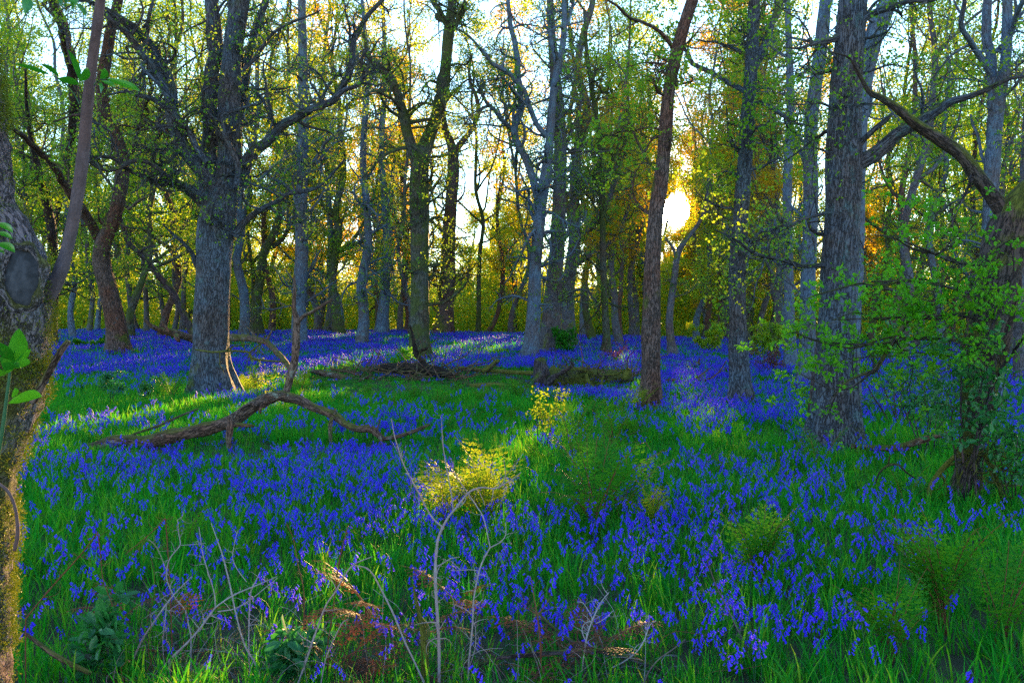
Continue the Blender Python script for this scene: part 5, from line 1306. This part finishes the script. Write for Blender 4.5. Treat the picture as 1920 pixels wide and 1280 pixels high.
def bell_block(rng, c, axis, L, S=6):
    rings = [(0, .10), (.12, .22), (.55, .26), (.85, .30), (1.0, .46), (1.02, .50)]
    P = np.array([c + axis * L * a for a, _ in rings]); R = np.array([b * L * .62 for _, b in rings])
    V, f, _, _ = tubes(P[None], R[None], S)
    return V, f, None, np.full(len(V), rng.uniform(0, 1))
def bluebell(seed, hi=True, H=.30):
    rng = np.random.default_rng(seed)
    K = 8
    t = np.linspace(0, 1, K)
    az = rng.uniform(0, 6.28)
    H = H * rng.uniform(.8, 1.15)
    ang = .08 + 1.9 * np.clip(t - .6, 0, 1) ** 1.2 * 2
    st = H * 1.12 / (K - 1)
    r = np.concatenate([[0], np.cumsum(np.sin(ang[:-1]) * st)]); z = np.concatenate([[0], np.cumsum(np.cos(ang[:-1]) * st)])
    d = np.array([math.cos(az), math.sin(az), 0])
    P = d * r[:, None] + np.array([0, 0, 1]) * z[:, None]
    stem = tubes(P[None], np.linspace(.0026, .0014, K)[None], 4 if hi else 3)
    bl = []
    nb = int(rng.integers(9, 14)) if hi else int(rng.integers(6, 9))
    for k in range(nb):
        q = .68 + .32 * (k + .3) / nb
        i = q * (K - 1); j = min(int(i), K - 2); f = i - j
        p = P[j] * (1 - f) + P[j + 1] * f
        a = az + rng.normal() * .9
        out = np.array([math.cos(a), math.sin(a), 0])
        ax = unit(out * rng.uniform(.3, 1.1) + np.array([0, 0, -1.0 + .5 * (q > .93)]))
        c = p + out * (.012 + .006 * (1 - k / nb)) + np.array([0, 0, -.001])
        L = .020 * rng.uniform(.85, 1.15)
        if hi: bl.append(bell_block(rng, c, ax, L, 6))
        else:
            L *= 1.15
            P2 = np.array([c, c + ax * L * .5, c + ax * L]); R2 = np.array([.002, .0062, .0085])
            V, ff, _, _ = tubes(P2[None], R2[None], 3)
            bl.append((V, ff, None, np.full(len(V), rng.uniform(0, 1))))
    bb = merge(bl)
    return (stem[0], stem[1], None, stem[3], 1), bb + (0,)
def patch(seed, n, rad, H=.3, k=4):
    """a patch of far bluebells"""
    rng = np.random.default_rng(seed)
    A, B = [], []
    src = [bluebell(seed * 10 + q, False, H) for q in range(k)]
    for i in range(n):
        s, b = src[i % k]
        a = rng.uniform(0, 6.28); c, sn = math.cos(a), math.sin(a)
        R = np.array([[c, -sn, 0], [sn, c, 0], [0, 0, 1]])
        off = np.array([rng.uniform(-rad, rad), rng.uniform(-rad, rad), 0]); sc = rng.uniform(.75, 1.15)
        A.append((s[0] @ R.T * sc + off, s[1], None, s[3])); B.append((b[0] @ R.T * sc + off, b[1], None, b[3]))
    return merge(A) + (1,), merge(B) + (0,)
def template(name, blks, mats):
    me = mesh(name, blks, mats, smooth=False)
    return bpy.data.objects.new(name, me)
def scatter(name, label, temps, pts, scl, rngs, tilt=.12):
    """points with their own turn, size and choice, each carrying one of the templates"""
    tc_ = bpy.data.collections.new(name + '_kinds')
    for i, o in enumerate(temps):
        o.name = f"{name}_kind_{i:02d}"
        tc_.objects.link(o)
    n = len(pts)
    me = bpy.data.meshes.new(name)
    me.vertices.add(n)
    me.vertices.foreach_set('co', np.asarray(pts, np.float32).ravel())
    a = me.attributes.new('rot', 'FLOAT_VECTOR', 'POINT')
    rot = np.stack([rngs.normal(size=n) * tilt, rngs.normal(size=n) * tilt, rngs.uniform(0, 6.28, n)], 1)
    a.data.foreach_set('vector', rot.astype(np.float32).ravel())
    a = me.attributes.new('scl', 'FLOAT', 'POINT'); a.data.foreach_set('value', np.asarray(scl, np.float32))
    a = me.attributes.new('pick', 'INT', 'POINT'); a.data.foreach_set('value', rngs.integers(0, len(temps), n).astype(np.int32))
    me.update()
    o = bpy.data.objects.new(name, me); COL.objects.link(o)
    g = bpy.data.node_groups.new(name + '_scatter', 'GeometryNodeTree')
    g.interface.new_socket('Geometry', in_out='INPUT', socket_type='NodeSocketGeometry')
    g.interface.new_socket('Geometry', in_out='OUTPUT', socket_type='NodeSocketGeometry')
    gi = g.nodes.new('NodeGroupInput'); go = g.nodes.new('NodeGroupOutput')
    ci = g.nodes.new('GeometryNodeCollectionInfo'); ci.inputs['Collection'].default_value = tc_
    ci.inputs['Separate Children'].default_value = True; ci.inputs['Reset Children'].default_value = True
    ip = g.nodes.new('GeometryNodeInstanceOnPoints')
    ip.inputs['Pick Instance'].default_value = True
    def na(nm, ty):
        q = g.nodes.new('GeometryNodeInputNamedAttribute'); q.data_type = ty; q.inputs['Name'].default_value = nm
        return q.outputs[0]
    e2r = g.nodes.new('FunctionNodeEulerToRotation')
    g.links.new(na('rot', 'FLOAT_VECTOR'), e2r.inputs[0])
    g.links.new(gi.outputs[0], ip.inputs['Points'])
    g.links.new(ci.outputs[0], ip.inputs['Instance'])
    g.links.new(na('pick', 'INT'), ip.inputs['Instance Index'])
    g.links.new(e2r.outputs[0], ip.inputs['Rotation'])
    g.links.new(na('scl', 'FLOAT'), ip.inputs['Scale'])
    g.links.new(ip.outputs[0], go.inputs[0])
    md = o.modifiers.new('scatter', 'NODES'); md.node_group = g
    tag(o, label, None, None, 'stuff')
    return o
def region(y0, y1, dens, rng, side=1.2):
    """random points of the ground seen between two distances"""
    A = (y1 - y0) * (1.12 * (y0 + y1) / 2 + 2 * side)
    n = int(A * dens)
    y = rng.uniform(y0, y1, int(n * 1.6)); half = .56 * y + side
    k = rng.uniform(0, .56 * y1 + side, len(y)) < half
    y = y[k][:n]; x = rng.uniform(-1, 1, len(y)) * (.56 * y + side)
    return x, y
BL = [  # where the bluebells stand thick: pixel centre, size, weight
    (200, 690, 160, 38, 1.0), (640, 655, 330, 26, 1.0), (950, 660, 260, 28, 1.1), (1300, 700, 160, 60, 1.0), (1400, 790, 130, 45, .95), (1740, 700, 260, 45, .9), (1700, 780, 150, 40, .7), (1900, 800, 80, 80, .8),
    (480, 700, 160, 25, .9), (1130, 750, 130, 14, 1.0), (330, 900, 300, 55, 1.0), (600, 930, 200, 70, 1.0), (180, 1080, 120, 70, .75), (950, 1070, 240, 70, 1.1), (700, 1010, 240, 60, .9), (900, 1190, 220, 70, .75), (1280, 960, 200, 70, .85), (1600, 1010, 170, 60, .7),
    (1350, 1200, 160, 90, .7), (1560, 1240, 140, 60, .8), (200, 810, 120, 12, .5), (760, 800, 160, 30, .35), (620, 840, 220, 30, .5), (1150, 830, 100, 30, .2), (1700, 1080, 200, 60, .5), (1250, 1080, 120, 60, .6), (480, 760, 80, 15, .5), (440, 1150, 200, 80, .55), (1520, 890, 160, 30, .35), (1000, 700, 500, 10, .7), (1050, 1260, 300, 50, .7), (300, 1230, 260, 60, .45), (1480, 1150, 120, 60, .5)]
def bell_density(x, y):
    z = ground(x, y)
    px = 960 + F * x / y; py = HY + (HC - z) / y * F
    s = np.zeros_like(x) + .05
    for cx, cy, sx, sy, wt in BL:
        s = s + wt * np.exp(-((px - cx) / sx) ** 2 - ((py - cy) / sy) ** 2)
    nzz = .5 + .5 * np.sin(x * 1.9 + np.sin(y * 1.3) * 2) * np.sin(y * 1.7 + np.sin(x * .8) * 1.5) + .35 * np.sin(x * 5.3 + y * 3.1) * np.sin(y * 6.1 - x * 2.2)
    s = s * np.clip(.35 + .95 * nzz, 0.08, 1.4)
    s = np.where(y > 33, np.clip(.62 * (nzz + .12) + .25 * np.sin(x * .8 + y * .33) + .2, .12, 1), s)
    return np.clip(s, 0, 1)
def low(x, y):
    """the growth is short in front of the fallen bough and the logs"""
    px = 960 + F * x / y
    a = (px > 140) & (px < 840) & (y > 11.6) & (y < 13.2)
    b = (px > 570) & (px < 1200) & (y > 21.5) & (y < 28)
    return np.where(a | b, .45, 1.0)
def flora():
    rng = np.random.default_rng(900)
    V3 = lambda x, y, dz=0: np.stack([x, y, ground(x, y) + dz], 1)
    # grass
    gm = [M['grass']]
    tn = [template('g', [tuft(910 + i, 16, .26, .010, .045, 6)], gm) for i in range(6)] + [template('g', [tuft(920 + i, 22, .22, .005, .05, 5)], gm) for i in range(3)]
    x, y = region(3.2, 11, 62, rng)
    gsc = rng.uniform(.6, 1.1, len(x)) * np.where((y < 5.4) & (960 + F * x / y < 1300), .8, 1.0)
    scatter('grass', 'long green grass and strap leaves in the near clearing', tn, V3(x, y), gsc, rng)
    tm = [template('g', [tuft(930 + i, 26, .27, .012, .10, 4)], gm) for i in range(5)]
    x, y = region(11, 27, 26, rng, 2)
    scatter('grass', 'green grass in the middle distance round the fallen wood', tm, V3(x, y), rng.uniform(.6, 1.05, len(x)) * low(x, y), rng)
    tf = [template('g', [tuft(940 + i, 34, .26, .02, .28, 3)], gm) for i in range(4)]
    x, y = region(27, 70, 6.5, rng, 3)
    scatter('grass', 'thin green growth under the far bluebells', tf, V3(x, y), rng.uniform(.85, 1.3, len(x)) * low(x, y), rng)
    # bluebells
    bm = [M['bell'], M['bellstem']]
    bn = [template('b', list(bluebell(950 + i)), bm) for i in range(9)]
    x, y = region(3.4, 11, 100, rng)
    k = rng.uniform(size=len(x)) < bell_density(x, y) * .95
    x, y = x[k], y[k]
    scatter('bluebells', 'near bluebells with nodding violet-blue flowers', bn, V3(x, y), rng.uniform(.6, .98, len(x)), rng, .10)
    bmid = [template('b', list(patch(960 + i, 5, .11)), bm) for i in range(6)]
    x, y = region(11, 25, 21, rng, 2)
    k = rng.uniform(size=len(x)) < bell_density(x, y) ** 1.3
    x, y = x[k], y[k]
    scatter('bluebells', 'bluebells in drifts in the middle distance', bmid, V3(x, y), rng.uniform(.75, 1.05, len(x)) * low(x, y), rng, .05)
    bf = [template('b', list(patch(970 + i, 18, .30, .32)), bm) for i in range(5)]
    x, y = region(25, 64, 6.5, rng, 3)
    k = rng.uniform(size=len(x)) < bell_density(x, y) ** .8
    x, y = x[k], y[k]
    scatter('bluebells', 'violet-blue carpet of bluebells running up the far ridge', bf, V3(x, y, .0), rng.uniform(.8, 1.1, len(x)) * low(x, y), rng, .04)
    # loose twigs and brambles of the near tangle: nobody could count them
    cx = np.array([(330, 1180), (560, 1200), (680, 1210), (1080, 1220), (1150, 1200), (960, 1240), (480, 1230), (850, 1250), (260, 1110)])
    n = 420
    c = cx[rng.integers(0, len(cx), n)] + rng.normal(size=(n, 2)) * [60, 25]
    dd = rng.uniform(4.1, 4.9, n)
    P0 = np.array([[(a - 960) / F * q, q, 0] for (a, b), q in zip(c, dd)])
    P0[:, 2] = ground(P0[:, 0], P0[:, 1])
    K = 9; dr = unit(rng.normal(size=(n, 3)) * [1, .5, .2] + [0, 0, .9]); P = [P0]; ln = rng.uniform(.15, .55, n)
    dft = rng.normal(size=(n, 3)) * .1
    for q in range(1, K):
        dr = unit(dr + dft + rng.normal(size=(n, 3)) * .16 + [0, 0, -.10]); P.append(P[-1] + dr * (ln / K)[:, None])
    P = np.stack(P, 1); R = rng.uniform(.0007, .0022, (n, 1)) * np.linspace(1, .4, K)
    P1, R1 = grow(P, R, n * 2, .10, 5, rng, .3, 0, .7, .2, rmin=.0006)
    h = n // 2
    o = obj('bramble_tangle', mesh('bramble_tangle', [tubes(P[:h], R[:h], 5, rng) + (0,), tubes(P[h:], R[h:], 5, rng) + (1,), tubes(P1, R1, 4, rng) + (1,)], [M['drystem'], M['brownstem']]))
    tag(o, 'loose tangle of thin dry brown and grey stems along the near edge', None, None, 'stuff')
    # brush round the logs
    n = 260
    px = np.where(np.arange(n) < 150, rng.uniform(660, 880, n), rng.uniform(1045, 1190, n)); d = rng.uniform(25, 27.5, n)
    P0 = np.stack([(px - 960) / F * d, d, np.zeros(n)], 1); P0[:, 2] = ground(P0[:, 0], P0[:, 1]) + rng.uniform(0, .3, n)
    dr = unit(rng.normal(size=(n, 3)) * [1, .6, .3] + [0, 0, .15]); P = [P0]; ln = rng.uniform(.5, 1.8, n)
    for q in range(1, K):
        dr = unit(dr + rng.normal(size=(n, 3)) * .2 + [0, 0, -.03]); P.append(P[-1] + dr * (ln / K)[:, None])
    P = np.stack(P, 1); R = rng.uniform(.006, .025, (n, 1)) * np.linspace(1, .4, K)
    o = obj('brushwood', mesh('brushwood', [tubes(P, R, 5, rng)], M['dead']))
    tag(o, 'brown brushwood heaped along the logs in the middle', None, None, 'stuff')
flora()
